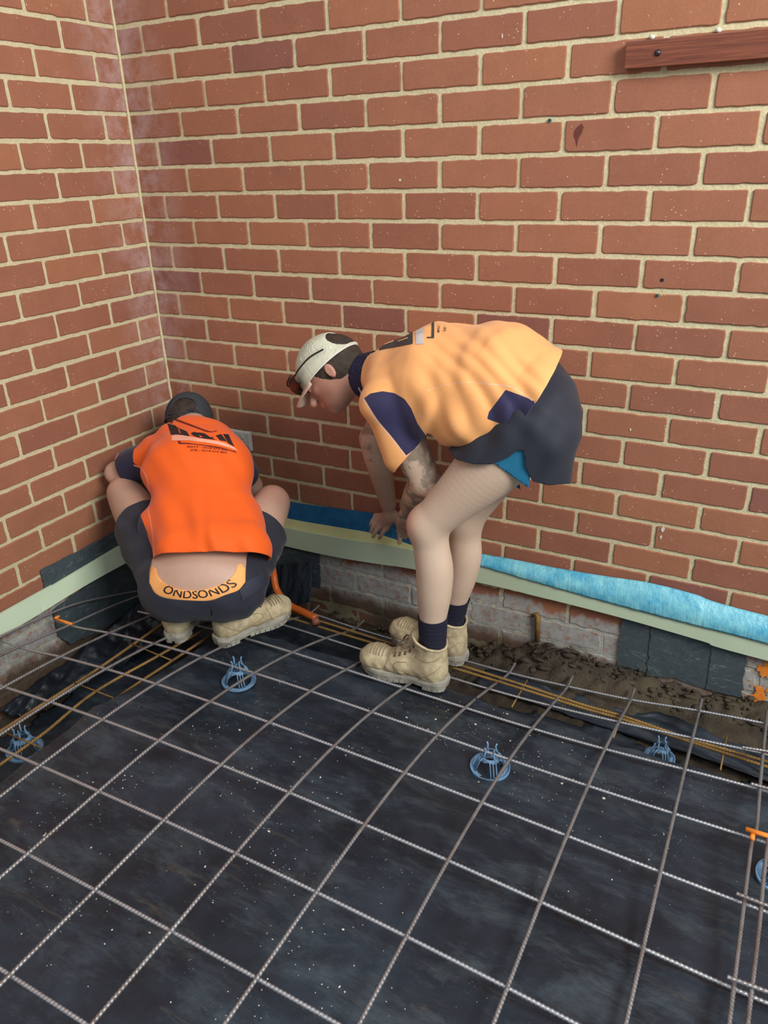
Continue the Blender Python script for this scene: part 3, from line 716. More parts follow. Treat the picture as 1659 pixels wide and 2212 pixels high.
# rust-stained tie on the footing bricks
m = MB(); m.tube([(1.566, -.006, -.012), (1.574, -.014, -.024), (1.575, -.012, -.06), (1.577, -.010, -.125)], [.006, .011, .009, .010], 8)
m.tube([(1.552, -.008, -.03), (1.562, -.012, -.015), (1.575, -.014, -.018)], .0045, 6)
tag(m.build('wall_tie', M_RUST, None, True), 'rusty brown tie on the whitewashed footing bricks', 'wall tie')

# mud along the foot of the back wall
m = MB(); rs = np.random.RandomState(9)
def blob(m, c, r, rs, k=7):
    bm = bmesh.new(); bmesh.ops.create_icosphere(bm, subdivisions=1, radius=1)
    V = [np.array(v.co) * np.array(r) * rs.uniform(.75, 1.2) + c for v in bm.verts]; bm.verts.index_update()
    F = [tuple(v.index for v in f.verts) for f in bm.faces]; bm.free(); m.add(V, F)
for _ in range(420):
    x = rs.uniform(.72, 3.0); hgt = rs.beta(1.2, 2.5)
    y = -0.01 - rs.uniform(0, .10) * (1 - hgt); zz = float(ground_z(x, y)) + hgt * (.05 if x < 1.8 else .022)
    blob(m, np.array([x, y, zz]), (rs.uniform(.008, .03), rs.uniform(.006, .014), rs.uniform(.004, .010)) if rs.rand() < .3 else (rs.uniform(.003, .009), rs.uniform(.003, .008), rs.uniform(.003, .007)), rs)
tag(m.build('mud_lumps', M_SOIL, None, True), 'crumbly brown mud heaped against the foot of the back wall', 'mud', kind='stuff')
# crumbs scattered on the sheet
m = MB()
for _ in range(430):
    cl = rs.choice(9); cx, cy = [(1.25, -1.1), (1.5, -.62), (1.05, -.95), (.9, -1.35), (1.75, -.65), (1.45, -1.35), (1.9, -.8), (1.65, -1.55), (1.1, -1.6)][cl]
    x = cx + rs.normal(0, .12); y = cy + rs.normal(0, .1)
    if not (.66 < x < 2.4 and -1.9 < y < -.5): continue
    s = rs.choice([.0008, .0012, .0022], p=[.68, .28, .04]); blob(m, np.array([x, y, float(sheet_z(x, y)) + s * .5]), (s * rs.uniform(.8, 2.2), s * rs.uniform(.8, 2), s * .6), rs)
tag(m.build('mortar_crumbs', M_CRUMB), 'pale mortar crumbs sprinkled over the black sheet', 'debris', kind='stuff')

# conduit
pp = [np.array([.50, -.10, .02]), by(590, 1235, -.20), by(598, 1275, -.23), by(622, 1305, -.25), by(655, 1322, -.27), by(682, 1336, -.29)]
t = root('conduit', tuple(pp[3]), 'orange electrical conduit curving out of the corner beside the crouching man', 'conduit')
m = MB(); m.tube(catmull(pp, 8), 0.0135, 16)
m.build('tube', M_PIPE, t, True)
m = MB(); m.tube([pp[-1] + np.array([-.01, .004, -.004]), pp[-1] + np.array([.012, -.012, -.012])], [.0142, .0142], 16); m.build('tube_end', simple('dull_orange', lin(150, 92, 70), .6), t, True)

# timber rail
t = root('wall_rail', (1.9, -.015, 1.64), 'dark red varnished timber rail screwed high on the back wall', 'rail')
MB().box((2.46, -.016, 1.6455), (.755, .016, .029), bev=.002).build('board', M_WOOD, t)
for x in (1.782, 2.6):
    V = []; F = []; m = MB(); prof = [(.0075, 0), (.0072, .002), (.0055, .0045), (.003, .006), (.0008, .0065)]
    for i in range(20):
        a = 2 * math.pi * i / 20
        for q, d in prof: V.append((x + q * math.cos(a), -.032 - d, 1.645 + q * math.sin(a)))
    for i in range(20):
        for j in range(4): F.append((i * 5 + j, ((i + 1) % 20) * 5 + j, ((i + 1) % 20) * 5 + j + 1, i * 5 + j + 1))
    F.append(tuple(i * 5 + 4 for i in range(20))); m.add(V, F); m.build('screw_cap', M_DARKMET, t, True)
# wall plugs, holes, chips
for (x, z, lab) in ((1.515, 1.513, 'green wall plug in the joint left of the dark stain'), (1.842, 1.074, 'lower green wall plug in the right part of the back wall')):
    m = MB(); V = []; k = 14
    m.tube([(x, -.001, z), (x, -.005, z)], .0048, k); q = root('wall_plug', (x, -.003, z), lab, 'wall plug'); m.build('plug', M_GREEN, q)
    MB().tube([(x, -.0045, z), (x, -.0056, z)], .002, 10).build('hole', M_BLACK, q)
m = MB().tube([(1.85, -.0005, 1.115), (1.85, -.0032, 1.115)], .005, 10); tag(m.build('drill_hole', M_BLACK), 'small black drill hole above the lower green plug', 'hole')
m = MB(); c = by(1250, 293, -.003)
m.prism([c + np.array([dx, 0, dz]) for dx, dz in ((-.012, .012), (-.004, .022), (.006, .028), (.012, .020), (.008, .006), (.0, -.006), (-.003, -.026), (-.007, -.01), (-.013, .0))], (0, -.0012, 0))
tag(m.build('dark_stain', simple('brown_stain', lin(104, 54, 44), .8)), 'dark brown smear on a brick below the rail', 'stain')
for (u, v, w_, h_, lab) in ((1432, 1143, .006, .012, 'largest white fleck on the back wall, low on the right'), (1428, 1160, .004, .008, 'white fleck just under the largest one low on the wall'), (864, 389, .006, .005, 'white fleck on a brick above the bent man\'s back'), (1085, 78, .002, .008, 'thin upright white fleck near the top of the back wall'), (1545, 870, .005, .005, 'white fleck on a brick near the right edge of the wall'), (1362, 928, .003, .006, 'tiny white fleck just right of the dark shorts')):
    c = by(u, v, -.003); m = MB(); k = 7; m.prism([c + np.array([w_ * math.cos(2 * math.pi * i / k) * rs.uniform(.6, 1), 0, h_ * math.sin(2 * math.pi * i / k) * rs.uniform(.6, 1)]) for i in range(k)], (0, -.0012, 0))
    tag(m.build('paint_fleck', M_CRUMB), lab, 'fleck', 'white flecks on the back wall')
for (u, v, lab) in ((1408, 80, 'cream mortar blob above the left end of the timber rail'), (1552, 65, 'cream mortar blob above the rail nearer the right edge')):
    m = MB(); blob(m, by(u, v, -.006), (.008, .005, .006), rs); tag(m.build('mortar_blob', M_CAP2B, None, True), lab, 'mortar blob', 'mortar blobs above the rail')

# power outlet
t = root('power_outlet', (.335, -.005, .45), 'white double power outlet on the back wall beside the crouching man', 'power outlet')
MB().box((.333, -.010, .4495), (.058, .006, .0365), bev=.003).build('face_plate', M_WHITEPL, t)
MB().box((.333, -.005, .4495), (.061, .004, .039), bev=.002).build('mounting_block', M_WHITEPL, t)
for cx in (.308, .358):
    m = MB()
    for a, dx, dz in ((.5, -.007, .0), (-.5, .007, 0), (0, 0, -.012)):
        R = np.array([[math.cos(a), 0, math.sin(a)], [0, 1, 0], [-math.sin(a), 0, math.cos(a)]])
        m.box((cx + dx, -.0163, .443 + dz), (.0012, .0006, .0045), R)
    m.build('socket_slots', M_BLACK, t)
    MB().box((cx, -.018, .470), (.006, .002, .0085), bev=.001).build('switch', M_WHITEPL, t)

# ------------------------------------------------------------------ smooth solids for bodies and clothes
def surface_nets(G, lo, h):
    nx, ny, nz = G.shape; s = G < 0
    c = [s[i:nx - 1 + i, j:ny - 1 + j, k:nz - 1 + k] for i in (0, 1) for j in (0, 1) for k in (0, 1)]
    al = np.logical_and.reduce(c); an = np.logical_or.reduce(c); act = an & ~al
    idx = -np.ones(act.shape, int); I = np.argwhere(act); idx[act] = np.arange(len(I))
    acc = np.zeros((len(I), 3)); cnt = np.zeros(len(I))
    i, j, k = I.T
    for ax in range(3):
        for a in (0, 1):
            for b in (0, 1):
                o0 = [0, 0, 0]; o0[(ax + 1) % 3] = a; o0[(ax + 2) % 3] = b; o1 = list(o0); o1[ax] = 1
                g0 = G[i + o0[0], j + o0[1], k + o0[2]]; g1 = G[i + o1[0], j + o1[1], k + o1[2]]
                m = (g0 < 0) != (g1 < 0); t = np.where(m, g0 / np.where(m, g0 - g1, 1), 0)
                P = np.tile(np.array(o0, float), (len(I), 1)); P[:, ax] += t
                acc[m] += P[m]; cnt[m] += 1
    V = (I + acc / cnt[:, None]) * h + np.array(lo); F = []
    for ax in range(3):
        u, w = (ax + 1) % 3, (ax + 2) % 3
        sl0 = [slice(1, -1)] * 3; sl0[ax] = slice(0, -1); sl1 = list(sl0); sl1[ax] = slice(1, None)
        # edges from p to p+ax, with p interior in u, w
        A = s[tuple(sl0)]; B = s[tuple(sl1)]
        E_ = np.argwhere(A != B)
        if not len(E_): continue
        fl = A[tuple(E_.T)]
        p = E_.copy(); p[:, u] += 1; p[:, w] += 1
        def cell(du, dw): q = p.copy(); q[:, u] -= du; q[:, w] -= dw; return idx[q[:, 0], q[:, 1], q[:, 2]]
        a, b, c_, d = cell(1, 1), cell(0, 1), cell(0, 0), cell(1, 0)
        Q = np.stack([a, b, c_, d], 1); Q[~fl] = Q[~fl][:, ::-1]; F.append(Q)
    F = np.concatenate(F); F = F[(F >= 0).all(1)]
    return V, F
def unit(v): v = np.array(v, float); return v / np.linalg.norm(v)
class Blob:
    """smooth union of tapered limbs and ellipsoids"""
    def __init__(s): s.P = []
    def cone(s, a, b, ra, rb, k=0.02, flat=None, neg=False):
        s.P.append(('c', np.array(a, float), np.array(b, float), ra, rb, k, flat, neg)); return s
    def chain(s, pts, rs, k=0.02, flat=None):
        Q = [np.append(np.array(q, float), r) for q, r in zip(pts, rs)]
        Q = catmull(Q, 10) if len(Q) > 2 else Q
        s.P.append(('h', [q[:3] for q in Q], [q[3] for q in Q], max(rs), k, flat, False)); return s
    def ell(s, c, r, R=None, k=0.02, neg=False):
        s.P.append(('e', np.array(c, float), np.array(r, float), np.eye(3) if R is None else np.array(R, float), k, neg)); return s
    def bounds(s, pad):
        lo = np.full(3, 1e9); hi = -lo
        for p in s.P:
            if p[-1]: continue
            if p[0] == 'h':
                A = np.array(p[1]); m = p[3] * 1.1; lo = np.minimum(lo, A.min(0) - m); hi = np.maximum(hi, A.max(0) + m); continue
            if p[0] == 'c':
                m = max(p[3], p[4]) * (max(p[6][1], 1) if p[6] else 1)
                lo = np.minimum(lo, np.minimum(p[1], p[2]) - m); hi = np.maximum(hi, np.maximum(p[1], p[2]) + m)
            else: m = p[2].max(); lo = np.minimum(lo, p[1] - m); hi = np.maximum(hi, p[1] + m)
        return lo - pad, hi + pad
    def field(s, X, Y, Z, G=None):
        """evaluate on broadcastable 1-D axes"""
        G = np.full((len(X), len(Y), len(Z)), 0.5) if G is None else G
        for p in s.P:
            k = p[5] if p[0] == 'c' else p[4]
            if p[0] == 'h':
                A = np.array(p[1]); m = p[3] * 1.1 + k + .05; l = A.min(0) - m; hh = A.max(0) + m
            elif p[0] == 'c':
                m = max(p[3], p[4]) * (max(p[6][1], 1) if p[6] else 1) + k + 0.05
                l = np.minimum(p[1], p[2]) - m; hh = np.maximum(p[1], p[2]) + m
            else: m = p[2].max() + k + 0.05; l = p[1] - m; hh = p[1] + m
            ix = [slice(*np.searchsorted(A, (l[q], hh[q]))) for q, A in enumerate((X, Y, Z))]
            x = X[ix[0]][:, None, None]; y = Y[ix[1]][None, :, None]; z = Z[ix[2]][None, None, :]
            if 0 in (x.size, y.size, z.size): continue
            g = G[ix[0], ix[1], ix[2]]
            if p[0] == 'h':
                neg = False; d = None
                for a, b2, ra, rb in zip(p[1][:-1], p[1][1:], p[2][:-1], p[2][1:]):
                    ba = b2 - a; L2 = ba @ ba + 1e-12; dx, dy, dz = x - a[0], y - a[1], z - a[2]
                    t = np.clip((dx * ba[0] + dy * ba[1] + dz * ba[2]) / L2, 0, 1)
                    dd = np.sqrt((dx - t * ba[0]) ** 2 + (dy - t * ba[1]) ** 2 + (dz - t * ba[2]) ** 2) - (ra + (rb - ra) * t)
                    d = dd if d is None else np.minimum(d, dd)
            elif p[0] == 'c':
                _, a, b, ra, rb, k, flat, neg = p; ba = b - a; L2 = ba @ ba
                dx, dy, dz = x - a[0], y - a[1], z - a[2]
                t = np.clip((dx * ba[0] + dy * ba[1] + dz * ba[2]) / L2, 0, 1)
                dx = dx - t * ba[0]; dy = dy - t * ba[1]; dz = dz - t * ba[2]
                q2 = dx * dx + dy * dy + dz * dz
                if flat is not None:
                    w, sc = unit(flat[0]), flat[1]
                    dw = dx * w[0] + dy * w[1] + dz * w[2]
                    q2 = q2 - dw * dw + (dw / sc) ** 2
                d = np.sqrt(np.maximum(q2, 0)) - (ra + (rb - ra) * t)
            else:
                _, c, r, R, k, neg = p
                dx, dy, dz = x - c[0], y - c[1], z - c[2]
                q = [(dx * R[i][0] + dy * R[i][1] + dz * R[i][2]) for i in range(3)]
                k0 = np.sqrt(sum((q[i] / r[i]) ** 2 for i in range(3))); k1 = np.sqrt(sum((q[i] / r[i] ** 2) ** 2 for i in range(3)))
                d = k0 * (k0 - 1) / np.maximum(k1, 1e-9)
            if neg:
                h_ = np.clip(.5 - .5 * (g + d) / k, 0, 1); G[ix[0], ix[1], ix[2]] = g * (1 - h_) - d * h_ + k * h_ * (1 - h_)
            else:
                h_ = np.clip(.5 + .5 * (g - d) / k, 0, 1); G[ix[0], ix[1], ix[2]] = g * (1 - h_) + d * h_ - k * h_ * (1 - h_)
        return G
    def mesh(s, h, off=0.0, disp=None, lo=None, hi=None, shell=0):
        l, u = s.bounds(off + 4 * h)
        if lo is not None: l = np.maximum(l, lo)
        if hi is not None: u = np.minimum(u, hi)
        X, Y, Z = [np.arange(l[i], u[i] + h, h) for i in range(3)]
        G = s.field(X, Y, Z) - off
        if disp is not None: G = G - disp(X[:, None, None], Y[None, :, None], Z[None, None, :])
        if shell: G = np.maximum(G, -(G + shell))
        V, F = surface_nets(G, (X[0], Y[0], Z[0]), h)
        return V, F
def keep_big(V, F):
    par = np.arange(len(V))
    def find(a):
        while par[a] != a: par[a] = par[par[a]]; a = par[a]
        return a
    for f in F:
        r = find(f[0])
        for q in f[1:]:
            t = find(q)
            if t != r: par[t] = r
    lab = np.array([find(i) for i in range(len(V))]); best = np.bincount(lab[F[:, 0]]).argmax()
    keep = lab[F[:, 0]] == best; F = F[keep]; u = np.unique(F); mp = -np.ones(len(V), int); mp[u] = np.arange(len(u))
    return V[u], mp[F]
def cut(V, F, planes, big=True):
    """trim with planes (point, normal): the side the normal points to is removed"""
    bm = bmesh.new(); vs = [bm.verts.new(tuple(v)) for v in V]
    for f in F:
        try: bm.faces.new([vs[i] for i in f])
        except ValueError: pass
    for c, n in planes:
        bmesh.ops.bisect_plane(bm, geom=bm.verts[:] + bm.edges[:] + bm.faces[:], plane_co=Vector(c), plane_no=Vector(n), clear_outer=True)
    bm.verts.index_update(); V2 = np.array([v.co[:] for v in bm.verts]); F2 = [tuple(v.index for v in f.verts) for f in bm.faces]; bm.free()
    if big and len(F2):
        par = list(range(len(V2)))
        def find(a):
            while par[a] != a: par[a] = par[par[a]]; a = par[a]
            return a
        for f in F2:
            r = find(f[0])
            for q in f[1:]:
                t = find(q)
                if t != r: par[t] = r
        from collections import Counter
        b = Counter(find(f[0]) for f in F2).most_common(1)[0][0]; F2 = [f for f in F2 if find(f[0]) == b]
    return V2, F2
def bvh_of(V, F): return BVHTree.FromPolygons([tuple(v) for v in V], [tuple(int(i) for i in f) for f in F])
def snap(bvh, p, off=0.0):
    loc, n, i, d = bvh.find_nearest(Vector(p)); return np.array(loc) + np.array(n) * off
def seg_dist(V, a, b):
    a = np.array(a); b = np.array(b); ba = b - a; t = np.clip(((V - a) @ ba) / (ba @ ba), 0, 1); return np.linalg.norm(V - a - t[:, None] * ba, axis=1), t
def poly_sd(P, poly):
    """signed distance (positive inside) of 2-D points to polygon"""
    poly = np.array(poly, float); n = len(poly); d = np.full(len(P), 1e9); ins = np.zeros(len(P), bool)
    for i in range(n):
        a = poly[i]; b = poly[(i + 1) % n]; ba = b - a; t = np.clip(((P - a) @ ba) / (ba @ ba), 0, 1)
        d = np.minimum(d, np.linalg.norm(P - a - t[:, None] * ba, axis=1))
        c = ((a[1] > P[:, 1]) != (b[1] > P[:, 1])) & (P[:, 0] < (b[0] - a[0]) * (P[:, 1] - a[1]) / (b[1] - a[1] + 1e-12) + a[0]); ins ^= c
    return np.where(ins, d, -d)
def chart(V):
    """coordinates (photo units) of points, used to lay out seams and prints on the cloth"""
    q = (np.asarray(V) - CAM) @ RC.T; return np.stack([829.5 + FPX * q[:, 0] / q[:, 2], 1106 + FPX * q[:, 1] / q[:, 2]], 1)
def drape(bvh, uv, off=0.0012):
    """point of the cloth under chart position uv"""
    d = Vector(ray(*uv)).normalized(); loc, n, i, t = bvh.ray_cast(Vector(CAM), d)
    if loc is None: return None
    n = np.array(n); 
    if n @ np.array(d) > 0: n = -n
    return np.array(loc) + n * off
def print_poly(name, polys, bvh, mat, parent, off=0.0013, res=2.2, label=None):
    """flat print shapes laid on the cloth, triangulated finely"""
    bm = bmesh.new()
    for poly in polys:
        vs = [bm.verts.new((x, y, 0)) for x, y in poly]; bm.faces.new(vs)
    bmesh.ops.triangulate(bm, faces=bm.faces[:])
    for _ in range(6):
        ed = [e for e in bm.edges if e.calc_length() > res]
        if not ed: break
        bmesh.ops.subdivide_edges(bm, edges=ed, cuts=1); bmesh.ops.triangulate(bm, faces=bm.faces[:])
    bm.verts.index_update(); V = []; ok = []
    for v in bm.verts:
        p = drape(bvh, (v.co.x, v.co.y), off); ok.append(p is not None); V.append(p if p is not None else CAM)
    F = []
    for f in bm.faces:
        ii = [v.index for v in f.verts]
        if all(ok[i] for i in ii) and max(np.linalg.norm(V[ii[0]] - V[ii[1]]), np.linalg.norm(V[ii[1]] - V[ii[2]])) < .03: F.append(tuple(ii))
    bm.free()
    if not F: return None
    u = sorted({i for f in F for i in f}); mp = {a: b for b, a in enumerate(u)}
    o = mk(name, [V[i] for i in u], [tuple(mp[i] for i in f) for f in F], mat, parent, True)
    if label: o['label'] = label
    return o
def text_polys(body, size, warp, bold=0.0, space=1.0):
    cu = bpy.data.curves.new('t', 'FONT'); cu.body = body; cu.size = size; cu.offset = bold; cu.space_character = space; cu.resolution_u = 3
    o = bpy.data.objects.new('t', cu); COL.objects.link(o); dg = bpy.context.evaluated_depsgraph_get(); dg.update()
    me = bpy.data.meshes.new_from_object(o.evaluated_get(dg)); out = []
    for p in me.polygons: out.append([warp(me.vertices[i].co.x, me.vertices[i].co.y) for i in p.vertices])
    bpy.data.objects.remove(o); bpy.data.curves.remove(cu); bpy.data.meshes.remove(me)
    return out

# ------------------------------------------------------------------ boot
def make_boot(parent, o, d, label, sc=1.0, roll=0.0, laces=True):
    """o: ground point under the heel back; d: horizontal direction to the toe"""
    d = unit((d[0], d[1], 0)); up = unit((0, 0, 1.0) + 0 * d); s = np.cross(up, d)
    up = unit(up + d * roll); d = unit(np.cross(s, up) * 1.0) if roll else d
    o = np.array(o, float)
    def W(x, y, z): return o + sc * (x * d + y * s + z * up)
    R = np.stack([d, s, up])
    r = bpy.data.objects.new('boot', None); COL.objects.link(r); r.location = tuple(o); r.parent = parent; r.matrix_parent_inverse = Matrix.Translation(parent.location).inverted(); r['label'] = label
    r.empty_display_size = .05
    B = Blob()
    def C(a, b, ra, rb, k=.02, fl=None): B.cone(W(*a), W(*b), ra * sc, rb * sc, k * sc, (s, fl) if fl else None)
    C((.046, 0, .055), (.052, 0, .10), .042, .043, fl=.95); C((.052, 0, .10), (.058, 0, .19), .044, .055)
    C((.055, 0, .065), (.15, 0, .062), .045, .038, fl=1.05); C((.085, 0, .10), (.135, 0, .078), .034, .030, fl=1.0)
    C((.15, 0, .055), (.215, 0, .045), .036, .034, fl=1.32); B.ell(W(.238, 0, .046), np.array([.058, .050, .042]) * sc, R, .012 * sc)
    def rid(x, y, z):
        return .0012 * np.sin(170 * x + 90 * y + 3 * np.sin(40 * z)) * np.sin(60 * z + 50 * y)
    V, F = B.mesh(0.0034 * sc, disp=rid)
    V, F = cut(V, F, [(W(0, 0, .022), -up), (W(.02, 0, .150), unit(up * 1.0 - d * .34))])
    bv = bvh_of(V, F)
    mk('upper', V, F, M_BOOT, r, True, solid=0.004 * sc)
    # sole
    def hw(x):
        t = x / .292
        return (.034 + .006 * math.sin(min(t / .25, 1) * math.pi / 2) - .006 * math.exp(-((t - .42) / .12) ** 2) + .0125 * math.exp(-((t - .74) / .2) ** 2)) * math.sqrt(max(0, 1 - max(0, (t - .72) / .285) ** 2.4)) * math.sqrt(max(0, 1 - max(0, (.10 - t) / .11) ** 2))
    xs = [0.0005 + .291 * (1 - math.cos(math.pi * i / 34)) / 2 for i in range(35)]
    ringxy = [(x, hw(x)) for x in xs] + [(x, -hw(x)) for x in reversed(xs)]
    m = MB(); V = []; N = len(ringxy)
    toe = lambda x: .014 * max(0, (x - .2) / .09) ** 2
    for z, g in ((.010, 0), (.024, .0025), (.034, .0015), (.036, -.004)):
        for x, y in ringxy:
            gx = 1 + g / .14 * (1 if x > .14 else -1) * 0; V.append(W(x + g * (1 if x > .15 else -1) * abs(x - .15) / .15, y + g * np.sign(y), z + toe(x)))
    F = [tuple(reversed(range(N)))] + [tuple(3 * N + i for i in range(N))]
    for j in range(3):
        for i in range(N): F.append((j * N + i, j * N + (i + 1) % N, (j + 1) * N + (i + 1) % N, (j + 1) * N + i))
    m.add(V, F)
    def lug(x0, x1, z0=0.0):
        for sd in (1, -1):
            y0 = hw((x0 + x1) / 2)
            if y0 < .012: continue
            m.prism([W(x0, sd * (hw(x0) + .0005), z0 + toe(x0)), W(x1, sd * (hw(x1) + .0005), z0 + toe(x1)), W(x1, sd * .006, z0 + toe(x1)), W(x0, sd * .006, z0 + toe(x0))], up * .013 * sc)
    for a in np.arange(.004, .070, .0165): lug(a, a + .0145)
    for a in np.arange(.112, .272, .0175): lug(a, a + .0150, .001)
    m.build('sole', M_SOLE, r)
    # toe ribs, seams
    m = MB()
    for i in range(5):
        x = .205 + .0095 * i
        P = [snap(bv, W(x + .010 * math.cos(a) - .004, .036 * math.sin(a), .085 - .012 * abs(math.sin(a))), .0003) for a in np.linspace(-1.0, 1.0, 13)]
        m.tube(P, .0022 * sc, 6)
    m.build('toe_ribs', M_RIB, r, True)
    m = MB()
    for sd in (1, -1):
        for L in ([(.195, .045, .036), (.188, .045, .055), (.182, .03, .085)], [(.118, .045, .088), (.150, .045, .080), (.158, .045, .066), (.140, .045, .058), (.120, .045, .052), (.110, .05, .038)],
                  [(.078, .05, .036), (.060, .05, .055), (.030, .05, .075), (.008, .03, .095)], [(.010, .035, .122), (.05, .055, .112), (.095, .05, .118)],
                  [(.02, .04, .042), (.10, .05, .042), (.18, .05, .042), (.25, .05, .042)]):
            P = catmull([snap(bv, W(x, sd * y, z), .0) for x, y, z in L], 5); P = [snap(bv, p, .0002) for p in P]
            m.tube(P, .0013 * sc, 5)
    m.build('seams', simple('dark_stitch', lin(150, 132, 98), .9, bump=0), r, True)
    # padded collar
    P = []
    for a in np.linspace(0, 2 * math.pi, 28, endpoint=False):
        p = W(.057 + .050 * math.cos(a), .049 * math.sin(a), 0.150 + (.057 + .050 * math.cos(a) - .02) * .34); P.append(snap(bv, p, -.001))
    MB().tube(P, .0042 * sc, 8, closed=True).build('collar', M_BOOT, r, True)
    if laces:
        m = MB(); e = MB(); st = [(.158, .080, .020), (.142, .090, .022), (.127, .102, .024), (.114, .118, .026), (.106, .138, .028)]
        L = [snap(bv, W(x, y, z), .0022) for x, z, y in st]; Rr = [snap(bv, W(x, -y, z), .0022) for x, z, y in st]
        for i in range(len(st) - 1):
            for a, b in ((L[i], Rr[i + 1]), (Rr[i], L[i + 1])):
                mid = (a + b) / 2 + (up + d) * .006 * sc; m.tube(catmull([a, mid, b], 5), .0024 * sc, 6)
        for a, b in zip(L, Rr): m.tube(catmull([a, (a + b) / 2 + (up + d) * .005 * sc, b], 5), .0024 * sc, 6)
        k = (L[-1] + Rr[-1]) / 2 + (up + d) * .008 * sc
        for sd in (1, -1):
            m.tube(catmull([k, k + s * sd * .020 * sc + d * .018 * sc + up * .010 * sc, k + s * sd * .036 * sc + d * .020 * sc - up * .008 * sc, k + s * sd * .026 * sc + d * .008 * sc - up * .014 * sc, k], 6), .0023 * sc, 6)
            m.tube(catmull([k, k + s * sd * .014 * sc + d * .030 * sc, k + s * sd * .030 * sc + d * .050 * sc - up * .030 * sc, k + s * sd * .040 * sc + d * .055 * sc - up * .042 * sc], 6), .0023 * sc, 6)
        m.build('laces', M_LACE, r, True)
        for p in L + Rr: MB().tube([p - up * .001, p + up * .0006], .0038 * sc, 8).build('eyelet', M_EYE, r)
        P00 = W(.16, 0, .082); 
        T = Blob(); T.cone(W(.150, 0, .080), W(.094, 0, .172), .017 * sc, .021 * sc, .01, (s, 1.1)); V, F = T.mesh(.004 * sc); mk('tongue', V, F, M_BOOT, r, True)
    return r

def child_mesh(name, V, F, mat, parent, **k):
    return mk(name, V, F, mat, parent, True, **k)
def hand_blob(B, wrist, palm, mcps, tips, thumb, r=.0085, lift=None, k=.006):
    """palm and five separate bent fingers; mcps/tips index..little"""
    wrist = np.array(wrist); palm = np.array(palm)
    for q in mcps: B.cone(palm + (np.array(q) - palm) * .1, np.array(q), .0150, .0112, .012)
    B.cone(wrist, palm, .021, .021, .015)
    L = np.array(lift if lift is not None else (0, 0, 0.0))
    for i, (a, b) in enumerate(zip(mcps, tips)):
        a = np.array(a); b = np.array(b); rr = r * (1, 1.03, .97, .85)[i]
        m1 = a + (b - a) * .45 + L; m2 = a + (b - a) * .78 + L * .7
        B.chain([a, m1, m2, b], [rr * 1.08, rr * .98, rr * .88, rr * .74], k * .5)
    a, b, c, e = [np.array(t) for t in thumb]
    B.chain([a, b, c, e], [.0155, .0128, .0108, .0086], k)

# ================================================================== person bent over by the wall
p2 = root('person', (1.30, -.42, -.04), 'man in pale orange work shirt and dark shorts bending over by the back wall', 'person')
FLOOR2 = -.045
heelN = np.array([1.445, -.492, -.036]); heelF = np.array([1.420, -.285, -.088])
ankN = np.array([1.395, -.492, .075]); ankF = np.array([1.360, -.282, .026])
kneeN = by(926, 1132, -.50); kneeF = by(1006, 1118, -.31)
hipN = by(1150, 918, -.44); hipF = hipN + np.array([-.05, .165, -.01])
pel = (hipN + hipF) / 2 + np.array([-.01, 0, .03])
waist = bd(1082, 812, 1.99); chest = bd(945, 806, 2.10); upc = bd(868, 812, 2.17); nek = bd(795, 812, 2.27)
shN = bd(832, 872, 2.07); shF = bd(905, 775, 2.33)
elN = bd(921, 1040, 2.14); wrN = bd(884, 1092, 2.38)
elF = bd(806, 948, 2.50); wrF = bd(838, 1085, 2.67)
lat = unit(shF - shN)
B2 = Blob()
plat = unit(hipF - hipN)
B2.ell(pel, (.105, .160, .110), np.stack([unit(np.cross(plat, (0, 0, 1))), plat, (0, 0, 1)]), .04)
B2.cone(pel, waist, .105, .098, .04, (plat, 1.4)); B2.cone(waist, chest, .100, .112, .04, (lat, 1.4)); B2.cone(chest, upc, .112, .085, .04, (lat, 1.5))
B2.cone(upc, shN, .07, .055, .03); B2.cone(upc, shF, .07, .055, .03); B2.cone(upc, nek, .06, .05, .02)
# legs
def leg(B, hip, knee, ank, calfdir, s=1.0):
    th = knee - hip; sh = ank - knee; cdv = np.array(calfdir)
    B.chain([hip, hip + th * .35 , hip + th * .75, knee], [.095 * s, .087 * s, .064 * s, .054 * s], .03)
    B.ell(knee + sh * .03 - cdv * .014, (.042 * s, .042 * s, .052 * s), None, .03)
    B.chain([knee, knee + sh * .16 + cdv * .006, knee + sh * .32 + cdv * .014, knee + sh * .50 + cdv * .011, knee + sh * .72 + cdv * .004, ank], [.051 * s, .051 * s, .0535 * s, .0505 * s, .0400 * s, .034 * s], .022)
leg(B2, hipN, kneeN, ankN, (1, 0, 0), 1.0); leg(B2, hipF, kneeF, ankF, (1, 0, 0), .97)
B2.ell(hipN * .5 + pel * .5 + np.array([.028, 0, -.005]), (.082, .085, .092), None, .03); B2.ell(hipF * .5 + pel * .5 + np.array([.016, 0, -.005]), (.080, .085, .092), None, .03)
